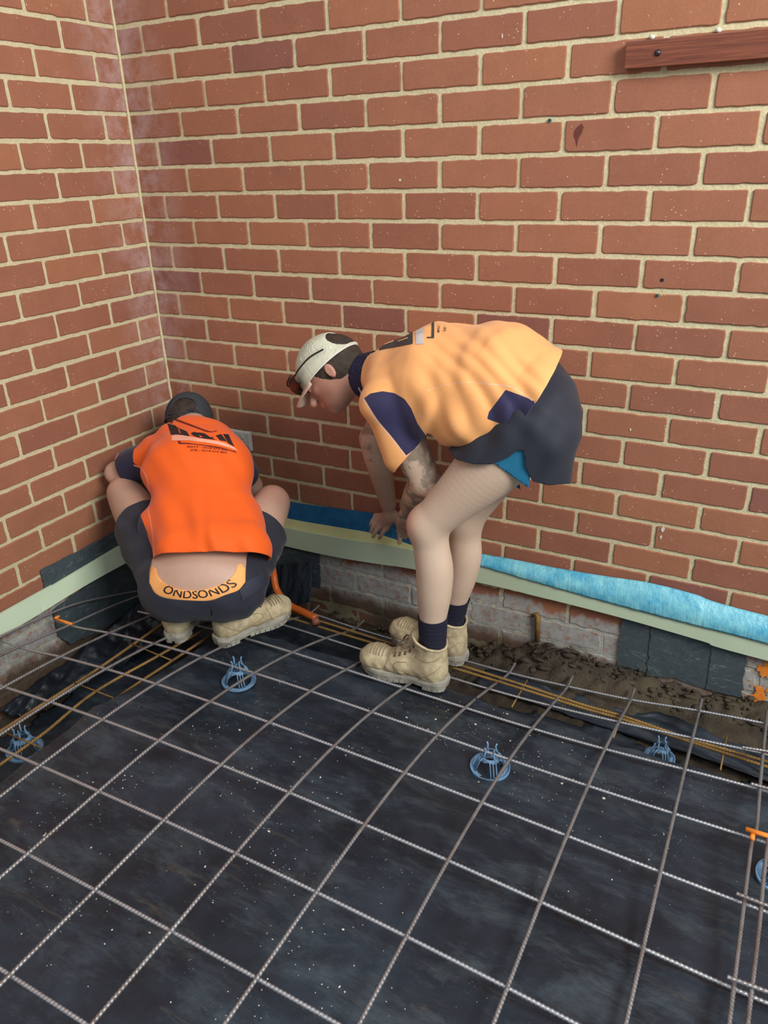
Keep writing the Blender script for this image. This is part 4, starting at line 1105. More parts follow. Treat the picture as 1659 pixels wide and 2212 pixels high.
# head
hc = bd(718, 800, 2.31)
hup = unit(-.62 * RV + .72 * UV_ + .10 * FV); hf = unit(-.74 * RV - .62 * UV_ + .22 * FV); hf = unit(hf - hup * (hf @ hup)); hs = np.cross(hup, hf)  # hs: his left (towards us)
def H(f, s_, u): return hc + f * hf + s_ * hs + u * hup
HR = np.stack([hf, hs, hup])
def head_blob(B, H, HR, k=.012):
    B.ell(H(-.004, 0, .022), (.094, .074, .084), HR, k); B.ell(H(.030, 0, -.030), (.062, .060, .078), HR, .02)
    B.ell(H(.052, 0, -.075), (.036, .042, .034), HR, .02); B.ell(H(.070, 0, -.094), (.016, .020, .014), HR, .012)
    B.cone(H(.088, 0, -.006), H(.110, 0, -.034), .009, .0135, .008); B.ell(H(.086, 0, -.060), (.014, .024, .008), HR, .006)
    B.ell(H(.088, 0, -.068), (.012, .020, .006), HR, .005)
    for sd in (1, -1):
        B.ell(H(.066, sd * .030, -.020), (.020, .022, .016), HR, .01); B.ell(H(.080, sd * .030, .006), (.012, .026, .007), HR, .008)
        B.ell(H(.084, sd * .031, -.008), (.010, .013, .008), HR, .003)
        B.ell(H(-.006, sd * .076, -.018), (.0145, .007, .026), HR, .005); B.ell(H(-.002, sd * .083, -.016), (.009, .005, .018), HR, .003, neg=True)
head_blob(B2, H, HR)
B2.cone(H(-.022, 0, -.05), nek, .052, .058, .02)
# arms
def arm(B, sh, el, wr, bul, s=1.0):
    B.chain([sh, sh + (el - sh) * .4 + np.array(bul) * .010, el], [.054 * s, .050 * s, .039 * s], .02)
    B.chain([el, el + (wr - el) * .3, wr], [.040 * s, .041 * s, .0265 * s], .015)
arm(B2, shN, elN, wrN, UV_, 1.12); arm(B2, shF, elF, wrF, -RV, 1.10)
D = 2.71
hand_blob(B2, wrF, bd(842, 1118, 2.70), [bd(836, 1140, D), bd(823, 1134, D), bd(815, 1125, D + .005), bd(812, 1114, D + .01)],
          [bd(820, 1163, D + .02), bd(806, 1160, D + .02), bd(801, 1150, D + .02), bd(800, 1136, D + .02)],
          [bd(854, 1112, 2.69), bd(862, 1133, 2.70), bd(864, 1153, 2.71), bd(863, 1172, 2.72)], lift=-FV * .012 - RV * .003)
D = 2.52
hand_blob(B2, wrN, bd(884, 1116, 2.44), [bd(873, 1134, D - .04), bd(880, 1138, D - .04), bd(888, 1138, D - .04), bd(895, 1134, D - .03)],
          [bd(866, 1158, D + .06), bd(874, 1162, D + .06), bd(884, 1160, D + .06), bd(893, 1154, D + .06)],
          [bd(872, 1108, 2.42), bd(866, 1122, 2.45), bd(863, 1134, 2.48), bd(864, 1146, 2.51)], lift=-FV * .010)
V, F = B2.mesh(0.0047); V, F = keep_big(V, F)
def near(V, c, r): return np.clip(1 - np.linalg.norm(V - np.array(c), axis=1) / r, 0, 1)
red = np.maximum.reduce([near(V, kneeN + np.array([-.05, -.01, .0]), .08), near(V, elN + np.array([.03, 0, -.02]), .06), near(V, H(.05, .06, -.03), .14) * 1.6, near(V, H(0, .085, -.02), .05)]).clip(0, 1)
dA, tA = seg_dist(V, elF, wrF); dH = np.linalg.norm(V - bd(840, 1130, 2.72), axis=1); dN = np.linalg.norm(V - bd(884, 1130, 2.48), axis=1); dE, tE = seg_dist(V, elN, wrN)
tan = np.maximum.reduce([np.clip(1.5 - dA / .06, 0, 1) * .6 * np.clip(tA * 2, .3, 1), np.clip(1.6 - dH / .07, 0, 1) * .75, np.clip(1.6 - dN / .06, 0, 1) * .6, near(V, H(.05, .05, -.06), .13) * .9])
tan = np.maximum(tan, np.clip(tE * 1.3 - .5, 0, 1) * (dE < .06) * .6)
d1, t1 = seg_dist(V, shN, elN); d2, t2 = seg_dist(V, elN, wrN); d3, _ = seg_dist(V, shF, elF)
ink = np.maximum.reduce([(d1 < .075) * 1.0 * np.clip(t1 * 3 - 1, 0, 1), (d2 < .07) * 1.0, (d3 < .075) * .9])
BODY2 = child_mesh('body', V, F, M_SKIN2, p2, attrs={'red': red, 'tan': tan, 'ink': ink})
bm = bmesh.new(); bm.from_mesh(BODY2.data); bmesh.ops.smooth_vert(bm, verts=bm.verts[:], factor=.35, use_axis_x=True, use_axis_y=True, use_axis_z=True); bm.to_mesh(BODY2.data); bm.free()
# hair
Hh = Blob(); Hh.ell(H(-.012, 0, .014), (.096, .0785, .086), HR, .01); Hh.ell(H(-.046, 0, -.036), (.054, .066, .050), HR, .02)
V, F = Hh.mesh(.004, disp=lambda x, y, z: .0015 * np.sin(700 * (x + y) + 300 * z) * np.sin(500 * z))
V, F = cut(V, F, [(H(.040, 0, -.012), unit(hf * 1.0 - hup * .15)), (H(0, 0, .088), hup)]); child_mesh('hair', V, F, M_HAIR, p2)
# eye, nail details are hidden by the cap; cap
def make_cap(parent, H, hf, hs, hup, HR, mat, matb, hole_c, hole_r, tilt=0.0, label=None, hole=True):
    r = bpy.data.objects.new('cap', None); COL.objects.link(r); r.location = tuple(H(0, 0, .05)); r.parent = parent; r.matrix_parent_inverse = Matrix.Translation(parent.location).inverted()
    if label: r['label'] = label
    r.empty_display_size = .05
    C = Blob(); C.ell(H(0, 0, .012), (.108, .087, .104), HR, .01)
    lo, hi = C.bounds(.015); h = .0026
    X, Y, Z = [np.arange(lo[i], hi[i], h) for i in range(3)]
    def seam(x, y, z):
        a = (x - hc_[0]) * hf[0] + (y - hc_[1]) * hf[1] + (z - hc_[2]) * hf[2]; b = (x - hc_[0]) * hs[0] + (y - hc_[1]) * hs[1] + (z - hc_[2]) * hs[2]
        an = np.arctan2(b, a); return -.0009 * np.exp(-(np.sin(an * 3) / .05) ** 2) + .0012 * np.sin(30 * (a + .4 * b)) * np.sin(41 * b + 1)
    hc_ = H(0, 0, 0)
    G = C.field(X, Y, Z) - seam(X[:, None, None], Y[None, :, None], Z[None, None, :])
    G = np.maximum(G, -(G + .0035))
    if hole:
        Q = Blob(); Q.ell(H(*hole_c), hole_r, HR, .001); q = Q.field(X, Y, Z); G = np.maximum(G, -q)
    V, F = surface_nets(G, (X[0], Y[0], Z[0]), h)
    V, F = cut(V, F, [(H(0, 0, .004), -hup)])
    bv = bvh_of(V, F)
    child_mesh('crown', V, F, mat, r)
    # sweatband edge
    P = []
    for a in np.linspace(0, 2 * math.pi, 48, endpoint=False):
        P.append(H(.1068 * math.cos(a), .0862 * math.sin(a), .0055))
    MB().tube(P, .0026, 6, closed=True).build('edge_band', matb, r, True)
    MB().tube([H(0, 0, .114), H(0, 0, .1185)], [.0075, .005], 10).build('button', mat, r, True)
    return r, bv
cap2, cbv = make_cap(p2, H, hf, hs, hup, HR, M_CAP2, M_CAP2B, (-.098, .024, .050), (.060, .054, .040), label='off-white snapback cap')
# strap under the opening
MB().tube([H(-.106 * math.cos(a), -.086 * math.sin(a), .010) for a in np.linspace(-.75, .75, 12)], .0062, 8, flat=(hup, .35)).build('strap', M_CAP2B, cap2, True)
def brim(parent, H, mat, L=.075, drop=.02, a0=.95):
    V = []; F = []; nu, nv = 18, 8
    for i in range(nu + 1):
        a = -a0 + 2 * a0 * i / nu
        for j in range(nv + 1):
            t = j / nv; ext = L * math.cos(a / a0 * math.pi / 2) ** .6 if abs(a) < a0 else 0
            x = .106 * math.cos(a) + t * ext; y = .086 * math.sin(a) * (1 + .05 * t)
            V.append(H(x, y, .008 - .35 * t * ext - 3.2 * y * y * (.4 + .6 * t)))
    for i in range(nu):
        for j in range(nv):
            a = i * (nv + 1) + j; F.append((a, a + nv + 1, a + nv + 2, a + 1))
    return mk('brim', V, F, mat, parent, True, solid=.0035)
brim(cap2, H, M_BRIM, .052)
# sunglasses pushed up on the cap front
sg = bpy.data.objects.new('sunglasses', None); COL.objects.link(sg); sg.location = tuple(H(.11, 0, .05)); sg.parent = p2; sg.matrix_parent_inverse = Matrix.Translation(p2.location).inverted(); sg['label'] = 'dark red wraparound sunglasses on the cap'
sg.empty_display_size = .03
for sd in (1, -1):
    V = []; F = []; nu, nv = 12, 6
    for i in range(nu + 1):
        a = sd * (.06 + .78 * i / nu)
        for j in range(nv + 1):
            t = j / nv - .5; w = .050 * (1 - .35 * (i / nu) ** 2) * (1 - .25 * (1 - i / nu) ** 6)
            rr = .128 + .008 * math.cos(t * math.pi)
            V.append(H(rr * math.cos(a), rr * .78 * math.sin(a), .040 + t * w - .006 * (i / nu)))
    for i in range(nu):
        for j in range(nv):
            a = i * (nv + 1) + j; F.append((a, a + nv + 1, a + nv + 2, a + 1))
    mk('lens', V, F, M_LENS, sg, True, solid=.002)
    P = [H(.128 * math.cos(sd * .84), .128 * .78 * math.sin(sd * .84), .046), H(.055, sd * .088, .048), H(.010, sd * .096, .047), H(-.035, sd * .094, .036)]
    MB().tube(catmull(P, 6), .0026, 8).build('temple_arm', M_BLACK, sg, True)
MB().tube([H(.135 * math.cos(a), .135 * .78 * math.sin(a), .060 - .3 * abs(a) * .02) for a in np.linspace(-.84, .84, 20)], .0022, 6).build('frame_bar', M_BLACK, sg, True)

# shirt of the bent man
S2 = Blob()
dn = np.array([0, 0, -1.0])
hemc = bd(1150, 838, 1.93); 
S2.cone(bd(1165, 845, 1.93), bd(1085, 806, 1.99), .112, .116, .04, (plat, 1.42)); S2.cone(bd(1085, 806, 1.99), chest + UV_ * .004, .118, .118, .04, (lat, 1.45)); S2.cone(chest, upc, .118, .094, .04, (lat, 1.5))
S2.cone(upc, shN, .082, .066, .03); S2.cone(upc, shF, .082, .066, .03); S2.cone(upc, nek, .078, .064, .03)
S2.cone(bd(1030, 845, 1.97), bd(930, 880, 2.06), .085, .080, .05, (lat, 1.2))     # hanging belly cloth
S2.cone(bd(1010, 905, 1.98), bd(945, 910, 2.06), .062, .05, .05, (lat, 1.2)); S2.cone(bd(1100, 870, 1.93), bd(1030, 895, 1.97), .085, .075, .05, (lat, 1.15))
vis = lambda v: (v)
cfN = shN + (elN - shN) * .62; cfF = shF + (elF - shF) * .42
S2.cone(shN, cfN, .064, .063, .025); S2.cone(shF, cfF, .062, .058, .025)
S2.cone(shN + (cfN - shN) * .5 - RV * .02, cfN - RV * .035 - UV_ * .01, .045, .04, .03)
O2 = np.array(bd(1000, 820, 2.05))
def fold2(x, y, z):
    a = (x - O2[0]) * RV[0] + (y - O2[1]) * RV[1] + (z - O2[2]) * RV[2]; b = (x - O2[0]) * UV_[0] + (y - O2[1]) * UV_[1] + (z - O2[2]) * UV_[2]; c = (x - O2[0]) * FV[0] + (y - O2[1]) * FV[1] + (z - O2[2]) * FV[2]
    g = np.clip(1 - ((a - .06) / .2) ** 2, 0, 1)
    ph = 62 * a + 26 * b + 1.6 * np.sin(18 * b + 9 * a) + 8 * c
    f = .0036 * g * (np.abs(np.sin(ph)) ** 1.5 - .4) + .003 * np.sin(28 * b - 40 * a + 2 * np.sin(30 * a)) * np.clip((-.02 - b) / .08, 0, 1)
    f = f + .0022 * np.sin(55 * a + 40 * b + 3 * np.sin(20 * c)) * np.sin(33 * c + 20 * b)
    return f
V, F = S2.mesh(0.005, disp=fold2)
hem_n = unit(.93 * RV - .36 * UV_ - .10 * FV)
hem_n = unit(np.cross(unit((bd(1201, 778, 1.9) - bd(1118, 918, 1.86))), unit(lat)));
if hem_n @ RV < 0: hem_n = -hem_n
hemp = bd(1158, 850, 1.88)
armN = unit(elN - shN); armF = unit(elF - shF); nkd = unit(nek - upc)
# sleeve cuffs are trimmed only around each arm, so cut with a tilted plane through each cuff
def cut_local(V, F, planes):
    """planes: (point, normal, radius) trims only faces within radius of point on the outer side"""
    V = np.asarray(V); F = [tuple(f) for f in F]
    for c, n, r in planes:
        bm = bmesh.new(); vs = [bm.verts.new(tuple(v)) for v in V]
        for f in F:
            try: bm.faces.new([vs[i] for i in f])
            except ValueError: pass
        c = np.array(c, float); n = np.array(n, float)
        fs = [f for f in bm.faces if np.linalg.norm(np.array(f.calc_center_median()) - c) < r]
        gv = {v for f in fs for v in f.verts}; ge = {e for f in fs for e in f.edges}
        bmesh.ops.bisect_plane(bm, geom=list(gv) + list(ge) + fs, plane_co=Vector(c), plane_no=Vector(n), clear_outer=False)
        kill = [f for f in bm.faces if np.linalg.norm(np.array(f.calc_center_median()) - c) < r * 1.05 and (np.array(f.calc_center_median()) - c) @ n > 0]
        bmesh.ops.delete(bm, geom=kill, context='FACES')
        bm.verts.index_update(); V = np.array([v.co[:] for v in bm.verts]); F = [tuple(v.index for v in f.verts) for f in bm.faces]; bm.free()
    return V, F
V, F = cut(V, F, [(hemp, hem_n)])
cp = (drape if False else bd)(866, 978, 2.10); cn = unit(np.cross(unit(bd(915, 948, 2.08) - bd(862, 1008, 2.12)), FV)); 
if cn @ armN < 0: cn = -cn
V, F = cut_local(V, F, [(bd(890, 977, 2.10), cn, .115), (cfF, armF, .09), (nek + (upc - nek) * .22, nkd, .10)])
V, F = cut(V, F, [])
uv = chart(V); nearside = ((V - upc) @ lat) < .06
sl = poly_sd(uv, [(784, 862), (800, 850), (826, 845), (852, 849), (874, 862), (888, 882), (902, 915), (925, 948), (876, 985), (845, 945), (812, 905)])
dsl, tsl = seg_dist(V, shN, cfN)
sidep = poly_sd(uv, [(1092, 842), (1120, 852), (1160, 868), (1180, 900), (1130, 935), (1080, 915), (1052, 905), (1056, 890), (1070, 872)])
panel = np.where(nearside, np.maximum(sl, sidep), -5.0)
def line_sd(uv, pts, w):
    pts = catmull([np.array(p, float) for p in pts], 6); d = np.full(len(uv), 1e9)
    for a, b in zip(pts[:-1], pts[1:]):
        ba = b - a; t = np.clip(((uv - a) @ ba) / (ba @ ba + 1e-9), 0, 1); d = np.minimum(d, np.linalg.norm(uv - a - t[:, None] * ba, axis=1))
    return w - d
pipe = np.maximum.reduce([line_sd(uv, [(783, 858), (812, 905), (845, 945), (876, 985)], 1.9), line_sd(uv, [(884, 866), (915, 848), (960, 832), (1010, 826), (1060, 830), (1102, 836), (1128, 850), (1158, 870)], 1.6),
                          line_sd(uv, [(776, 770), (776, 810), (782, 845), (785, 862)], 1.4), line_sd(uv, [(903, 897), (930, 908), (965, 912), (1000, 925), (1030, 922)], 1.2)])
pipe = np.where(nearside, pipe, -5)
sh2 = child_mesh('shirt', V, F, M_SH2, p2, attrs={'panel': panel, 'pipe': pipe}, solid=0.003)
sh2['label'] = 'faded orange work shirt with navy panels'
sbv2 = bvh_of(V, F)
def sub_parent(child, par): child.parent = par; child.matrix_parent_inverse = Matrix.Identity(4)
def pr2(name, polys, mat, **k):
    o = print_poly(name, polys, sbv2, mat, p2, **k)
    if o is not None:
        o.parent = sh2; o.matrix_parent_inverse = sh2.matrix_world.inverted() if False else Matrix.Identity(4)
        o.matrix_parent_inverse = Matrix.Translation(p2.location)
        o.matrix_parent_inverse = Matrix.Identity(4)
    return o
pr2('back_print', [[(819, 757), (822, 744), (892, 716), (892, 743)]], M_PRINT2)
M_GAP = simple('print_gap', lin(252, 186, 124), .7, bump=0)
for g_ in ([(830, 744), (851, 736), (851, 738.5), (830, 746.5)], [(861, 737), (882, 729.5), (882, 732), (861, 739.5)]): pr2('back_print_gap', [g_], M_GAP, off=.0022)
pr2('back_print', [[(801, 759), (806, 750), (816, 741), (820, 738), (811, 749), (808, 754), (815, 754), (815, 756)]], M_PRINT2)
pr2('back_print', [[(826, 739), (850, 726), (880, 712), (880, 715), (852, 729), (828, 742)]], M_PRINT2)
pr2('reflective_band', [[(897, 710), (916, 702), (916, 743), (899, 745)]], M_REFL2)
pr2('back_print', [[(933, 696), (938, 694), (938, 731), (922, 731), (922, 728.5), (932, 728)]], M_PRINT2)
pr2('back_lettering', text_polys('MATT -', 7.0, lambda x, y: (952 - y * -1.0 - 7, 719 - x * .78), .12), M_PRINT2, off=.0016, res=3)
pr2('back_lettering', text_polys('JOE -', 7.0, lambda x, y: (959 + y * 1.0, 716 - x * .78), .12), M_PRINT2, off=.0016, res=3)
# collar
P = []
ncx = unit(np.cross(nkd, lat)); nc = nek + (upc - nek) * .12
Bc = Blob(); Bc.cone(nek + (upc - nek) * .3, nek - (upc - nek) * .12, .074, .066, .01)
V, F = Bc.mesh(.004, shell=.004); V, F = cut(V, F, [(nek - (upc - nek) * .10, nkd), (nek + (upc - nek) * .32, -nkd)]); 
child_mesh('collar', V, F, M_COLLAR, p2)['label'] = 'navy shirt collar'
MB().tube(catmull([snap(bvh_of(V, F), bd(764, 845, 2.2), .002), snap(bvh_of(V, F), bd(757, 872, 2.2), .002), snap(bvh_of(V, F), bd(753, 888, 2.2), .002)], 5), .002, 6).build('collar_trim', M_WHITEL, p2, True)
m = MB(); q = bd(1194, 768, 1.885); m.prism([q, q + RV * .006 + UV_ * .004, q + RV * .007 + UV_ * .018, q + RV * .001 + UV_ * .014], FV * .001); m.build('hem_label', M_WHITEL, p2)

# shorts and underwear
Q2 = Blob()
Q2.ell(pel + np.array([.004, 0, -.005]), (.118, .176, .122), np.stack([unit(np.cross(plat, (0, 0, 1))), plat, (0, 0, 1)]), .04)
Q2.cone(pel, waist, .112, .103, .03, (plat, 1.42))
for hp, kn in ((hipN, kneeN), (hipF, kneeF)):
    th = kn - hp; Q2.ell(hp * .5 + pel * .5 + np.array([.030, 0, -.012]), (.088, .095, .100), None, .03)
    Q2.chain([hp, hp + th * .30, hp + th * .52 ], [.108, .106, .104], .03, (plat, 1.0))
    Q2.cone(hp + np.array([.035, 0, -.04]), hp + np.array([.022, 0, -.17]), .082, .080, .03)
def fold3(x, y, z): return .0028 * np.sin(60 * x + 40 * z + 2 * np.sin(20 * z + 10 * y)) * np.sin(22 * z + 30 * y) + .002 * np.sin(90 * x - 30 * z)
V, F = Q2.mesh(.005, disp=fold3)
wst_n = unit(waist - pel); leg_n = unit(np.cross(unit(bd(1238, 1048, 1.85) - bd(985, 990, 1.98)), lat))
# leg opening: front low line then a side slit arc
V, F = cut(V, F, [(bd(1120, 805, 1.95), wst_n)])
uvq = chart(V)
lowpoly = [(985, 992), (1020, 1003), (1060, 1003), (1095, 990), (1120, 972), (1132, 975), (1136, 1010), (1150, 1040), (1185, 1048), (1236, 1045), (1260, 1040), (1300, 780), (1150, 700), (900, 850), (960, 960)]
kk = poly_sd(uvq, lowpoly)
farside = ((V - pel) @ plat) > .02
hn = unit(kneeN - hipN); hfv = unit(kneeF - hipF)
def legcut(V):
    """signed: positive keep. near leg follows the scalloped side hem, far leg a plain hem"""
    uvq = chart(V); a = poly_sd(uvq, lowpoly) * .0012
    tF = (V - hipF) @ hfv; b = .13 - tF
    zz = V[:, 2] - (pel[2] - .235)
    w = sst(.0, .06, (V - pel) @ plat)
    return np.minimum(a * (1 - w) + b * w, np.minimum(zz + .08, .21 - (V - pel) @ hfv * (w > .5) + 1 * (w <= .5)))
def clip_scalar(V, F, s):
    """cut a mesh along the zero line of a per-vertex scalar, keep positive"""
    V = list(map(np.array, V)); out = []; cache = {}
    def mid(a, b):
        k = (min(a, b), max(a, b))
        if k not in cache:
            t = s[a] / (s[a] - s[b]); cache[k] = len(V); V.append(V[a] + (V[b] - V[a]) * t)
        return cache[k]
    for f in F:
        n = len(f); g = []
        for i in range(n):
            a, b = f[i], f[(i + 1) % n]
            if s[a] > 0: g.append(a)
            if (s[a] > 0) != (s[b] > 0): g.append(mid(a, b))
        if len(g) >= 3: out.append(tuple(g))
    V = np.array(V); u = sorted({i for f in out for i in f}); mp = {a: b for b, a in enumerate(u)}
    return V[u], [tuple(mp[i] for i in f) for f in out]
V, F = clip_scalar(V, F, legcut(V)); V, F = cut(V, F, [])
so = child_mesh('shorts', V, F, M_NAVY2, p2, solid=.0035); so['label'] = 'dark navy short shorts'
U = Blob(); th = kneeN - hipN; U.chain([hipN, hipN + th * .35, hipN + th * .45], [.1, .0925, .086], .03)
U.cone(hipN + np.array([.02, 0, -.03]), hipN + np.array([.0, 0, -.11]), .082, .082, .03)
V, F = U.mesh(.005); V, F = cut(V, F, [(hipN - hn * .01, -hn), (bd(1100, 1020, 1.86), unit(np.cross(unit(bd(1142, 1046, 1.86) - bd(1070, 1000, 1.88)), FV)) * (1 if unit(np.cross(unit(bd(1142, 1046, 1.86) - bd(1070, 1000, 1.88)), FV)) @ UV_ < 0 else -1))])
V, F = cut(V, F, [(bd(1149, 1010, 1.86), RV)]); child_mesh('underwear', V, F, M_TEAL, p2, solid=.002)['label'] = 'teal underwear leg below the shorts hem'
# socks and boots
for ank, kn, top in ((ankN, kneeN, .172), (ankF, kneeF, .165)):
    sh = unit(kn - ank); So = Blob(); So.chain([ank - sh * .07, ank - sh * .03, ank, ank + (kn - ank) * .28 + np.array([.004, 0, 0]), ank + (kn - ank) * .5 + np.array([.011, 0, 0])], [.034, .036, .036, .0405, .049], .008)
    V, F = So.mesh(.0035, off=.0035, disp=lambda x, y, z: .0006 * np.sin(420 * z)); V, F = cut(V, F, [(ank + sh * (.135), sh)])
    child_mesh('sock', V, F, M_SOCK, p2, solid=.002)
make_boot(p2, heelN, (-1, -.04), 'near tan suede lace-up work boot')
make_boot(p2, heelF, (-.96, .10), 'far tan suede lace-up work boot')

# ================================================================== person crouching in the corner
Rr = np.array([.882, .471, 0.]); Fr = np.array([-.471, .882, 0.]); Zr = np.array([0, 0, 1.0]); O1 = np.array([.62, -.68, 0.])
def Lp(a, b, c): return O1 + a * Rr + b * Fr + c * Zr
LR = np.stack([Rr, Fr, Zr])
p1 = root('person', tuple(Lp(.03, 0, 0)), 'man in bright orange work shirt and dark cap crouching in the corner, seen from behind', 'person')
pl = Lp(.050, .010, .225); w1 = Lp(.045, .13, .37); c1 = Lp(.0, .32, .50); u1 = Lp(-.025, .41, .545); n1 = Lp(-.045, .49, .575)
sL = Lp(-.165, .43, .50); sR = Lp(.095, .43, .475)
hL = Lp(-.045, .03, .235); hR = Lp(.145, .03, .235)
kL = bd(270, 1066, 2.74); kR = bd(588, 1086, 2.68)
aL = Lp(-.055, .045, .10); aR = Lp(.125, .035, .10)
B1 = Blob()
B1.ell(pl, (.180, .125, .115), LR, .04)
for q in (hL, hR): B1.ell(q + np.array(-.035 * Fr) - .03 * Zr, (.092, .088, .092), LR, .03)
B1.cone(pl + .03 * Zr, w1, .108, .100, .04, (Rr, 1.40)); B1.cone(w1, c1, .100, .112, .04, (Rr, 1.38)); B1.cone(c1, u1, .112, .085, .04, (Rr, 1.5))
B1.cone(u1, sL, .07, .056, .03); B1.cone(u1, sR, .07, .056, .03); B1.cone(u1, n1, .06, .052, .02)
def leg1(B, hip, knee, ank):
    th = knee - hip; B.chain([hip, hip + th * .4, hip + th * .8, knee], [.095, .092, .074, .060], .03)
    sh = ank - knee; B.chain([knee, knee + sh * .3, knee + sh * .6, ank], [.056, .060, .050, .036], .02)
leg1(B1, hL, kL, aL); leg1(B1, hR, kR, aR)
eL = bd(252, 1022, 2.78); wL = Lp(-.16, .57, .26); eR = Lp(.13, .54, .33); wR = Lp(.04, .56, .20)
arm(B1, sL, eL, wL, Zr); arm(B1, sR, eR, wR, Zr)
for w_, sd in ((wL, -1), (wR, 1)):
    pm = w_ + .05 * Fr - .03 * Zr
    mc = [pm + .035 * Fr - .02 * Zr + (-sd) * (.024 - .016 * i) * Rr for i in range(4)]
    tp = [q + (.045 + .006 * (1, 2, 1, -1)[i]) * Fr - .045 * Zr for i, q in enumerate(mc)]
    hand_blob(B1, w_, pm, mc, tp, [w_ + .02 * Fr - sd * .02 * Rr, w_ + .045 * Fr - sd * .045 * Rr - .01 * Zr, w_ + .065 * Fr - sd * .052 * Rr - .03 * Zr, w_ + .08 * Fr - sd * .050 * Rr - .05 * Zr], lift=.01 * Zr)
hc1 = Lp(-.078, .575, .572)
up1 = unit(.52 * Fr + .85 * Zr - .05 * Rr); f1 = unit(.85 * Fr - .52 * Zr - .05 * Rr); f1 = unit(f1 - up1 * (f1 @ up1)); s1 = np.cross(up1, f1)
def H1(f, s_, u): return hc1 + f * f1 + s_ * s1 + u * up1
HR1 = np.stack([f1, s1, up1])
head_blob(B1, H1, HR1); B1.cone(H1(-.03, 0, -.05), n1, .052, .058, .02)
V, F = B1.mesh(.005); V, F = keep_big(V, F); z0 = np.zeros(len(V))
b1 = child_mesh('body', V, F, M_SKIN1, p1, attrs={'red': np.maximum(near(V, kL + .03 * Zr, .09), near(V, kR + .03 * Zr, .09)) * .6, 'tan': z0 + near(V, (kL + aL) / 2, .25) * .25, 'ink': z0})
bm = bmesh.new(); bm.from_mesh(b1.data); bmesh.ops.smooth_vert(bm, verts=bm.verts[:], factor=.35, use_axis_x=True, use_axis_y=True, use_axis_z=True); bm.to_mesh(b1.data); bm.free()
Hh = Blob(); Hh.ell(H1(-.012, 0, .012), (.098, .0800, .084), HR1, .01); Hh.ell(H1(-.046, 0, -.034), (.054, .066, .050), HR1, .02)
V, F = Hh.mesh(.004, disp=lambda x, y, z: .0022 * np.sin(500 * (x + y) + 300 * z) * np.sin(400 * z + 200 * x))
V, F = cut(V, F, [(H1(.040, 0, -.012), unit(f1 - up1 * .15))]); child_mesh('hair', V, F, M_HAIR, p1)
cap1, _ = make_cap(p1, H1, f1, s1, up1, HR1, M_CAP1, M_CAP1, (-.108, -.002, .046), (.052, .046, .030), label='charcoal snapback cap')
MB().tube([H1(-.107 * math.cos(a), -.087 * math.sin(a), .013) for a in np.linspace(-.65, .65, 12)], .0080, 8, flat=(up1, .35)).build('strap', M_CAP1, cap1, True)
MB().box(H1(-.109, -.03, .020), (.003, .010, .004), HR1.T).build('snap', M_BLACK, cap1)
brim(cap1, H1, M_CAP1, .07)
# shirt
T1 = Blob()
ax1 = unit(c1 - w1)
T1.cone(Lp(.082, .02, .335), w1 + .0 * Zr, .110, .112, .04, (Rr, 1.74)); T1.cone(w1, c1, .114, .122, .04, (Rr, 1.42)); T1.cone(c1, u1, .122, .098, .04, (Rr, 1.5))
T1.cone(u1, sL, .082, .070, .03); T1.cone(u1, sR, .082, .070, .03); T1.cone(u1, n1, .078, .062, .03)
cL = sL + (eL - sL) * .72; cR = sR + (eR - sR) * .6
T1.cone(sL, cL, .068, .064, .02); T1.cone(sR, cR, .066, .060, .02)
Oc = Lp(.05, .1, .35)
def fold1(x, y, z):
    a = (x - Oc[0]) * Rr[0] + (y - Oc[1]) * Rr[1]; b = (z - Oc[2]); f = (x - Oc[0]) * Fr[0] + (y - Oc[1]) * Fr[1]; t = f * .66 + b * .74
    lowr = np.clip(1 - (t + .05) / .26, 0, 1)
    fl = .013 * lowr * np.abs(np.sin(24 * a + 5 * t + .6)) ** 2 - .010 * lowr * np.exp(-((a - .035 + .18 * t) / .02) ** 2)
    return fl + .003 * np.sin(30 * t + 12 * a + 2 * np.sin(16 * a)) * np.sin(14 * a + 1) + .0015 * np.sin(70 * a + 50 * t)
V, F = T1.mesh(.005, disp=fold1)
hL3 = bd(333, 1211, 2.40); hR3 = bd(610, 1207, 2.28); hM3 = bd(440, 1190, 2.28)
hn1 = unit(np.cross(hR3 - hL3, unit(.72 * Fr * -1 + .70 * Zr)))
if hn1 @ Zr > 0: hn1 = -hn1
hn1 = unit(-(.64 * Fr + .77 * Zr))
hemc1 = bd(470, 1200, 2.34)
V, F = cut(V, F, [(hemc1, hn1)])
aLd = unit(eL - sL); aRd = unit(eR - sR); nd1 = unit(n1 - u1)
V, F = cut_local(V, F, [(cL, aLd, .085), (cR, aRd, .085), (n1 + (u1 - n1) * .1, nd1, .10)]); V, F = cut(V, F, [])
uv = chart(V)
navyS = poly_sd(uv, [(300, 925), (291, 950), (287, 985), (289, 1005), (300, 1060), (240, 1080), (215, 980), (250, 925)])
dS, tS = seg_dist(V, sL, cL); fr = (V - w1) @ (Fr * .74 - Zr * .66)
navyR = poly_sd(uv, [(590, 1150), (604, 1126), (640, 1120), (640, 1200), (603, 1195)])
navyB = poly_sd(uv, [(290, 1110), (303, 1112), (318, 1150), (331, 1205), (320, 1215), (280, 1200)])
panel = np.maximum.reduce([navyS, navyR, navyB, (fr - .105) * 300]); 
pipe = np.maximum.reduce([line_sd(uv, [(289, 1005), (305, 1012), (318, 1035), (322, 1065), (326, 1082), (320, 1100), (326, 1130), (331, 1170), (333, 1208)], 1.5), line_sd(uv, [(586, 1092), (583, 1120), (580, 1145)], 1.4),
                          line_sd(uv, [(243, 1000), (262, 968), (282, 945), (292, 933)], 1.8)])
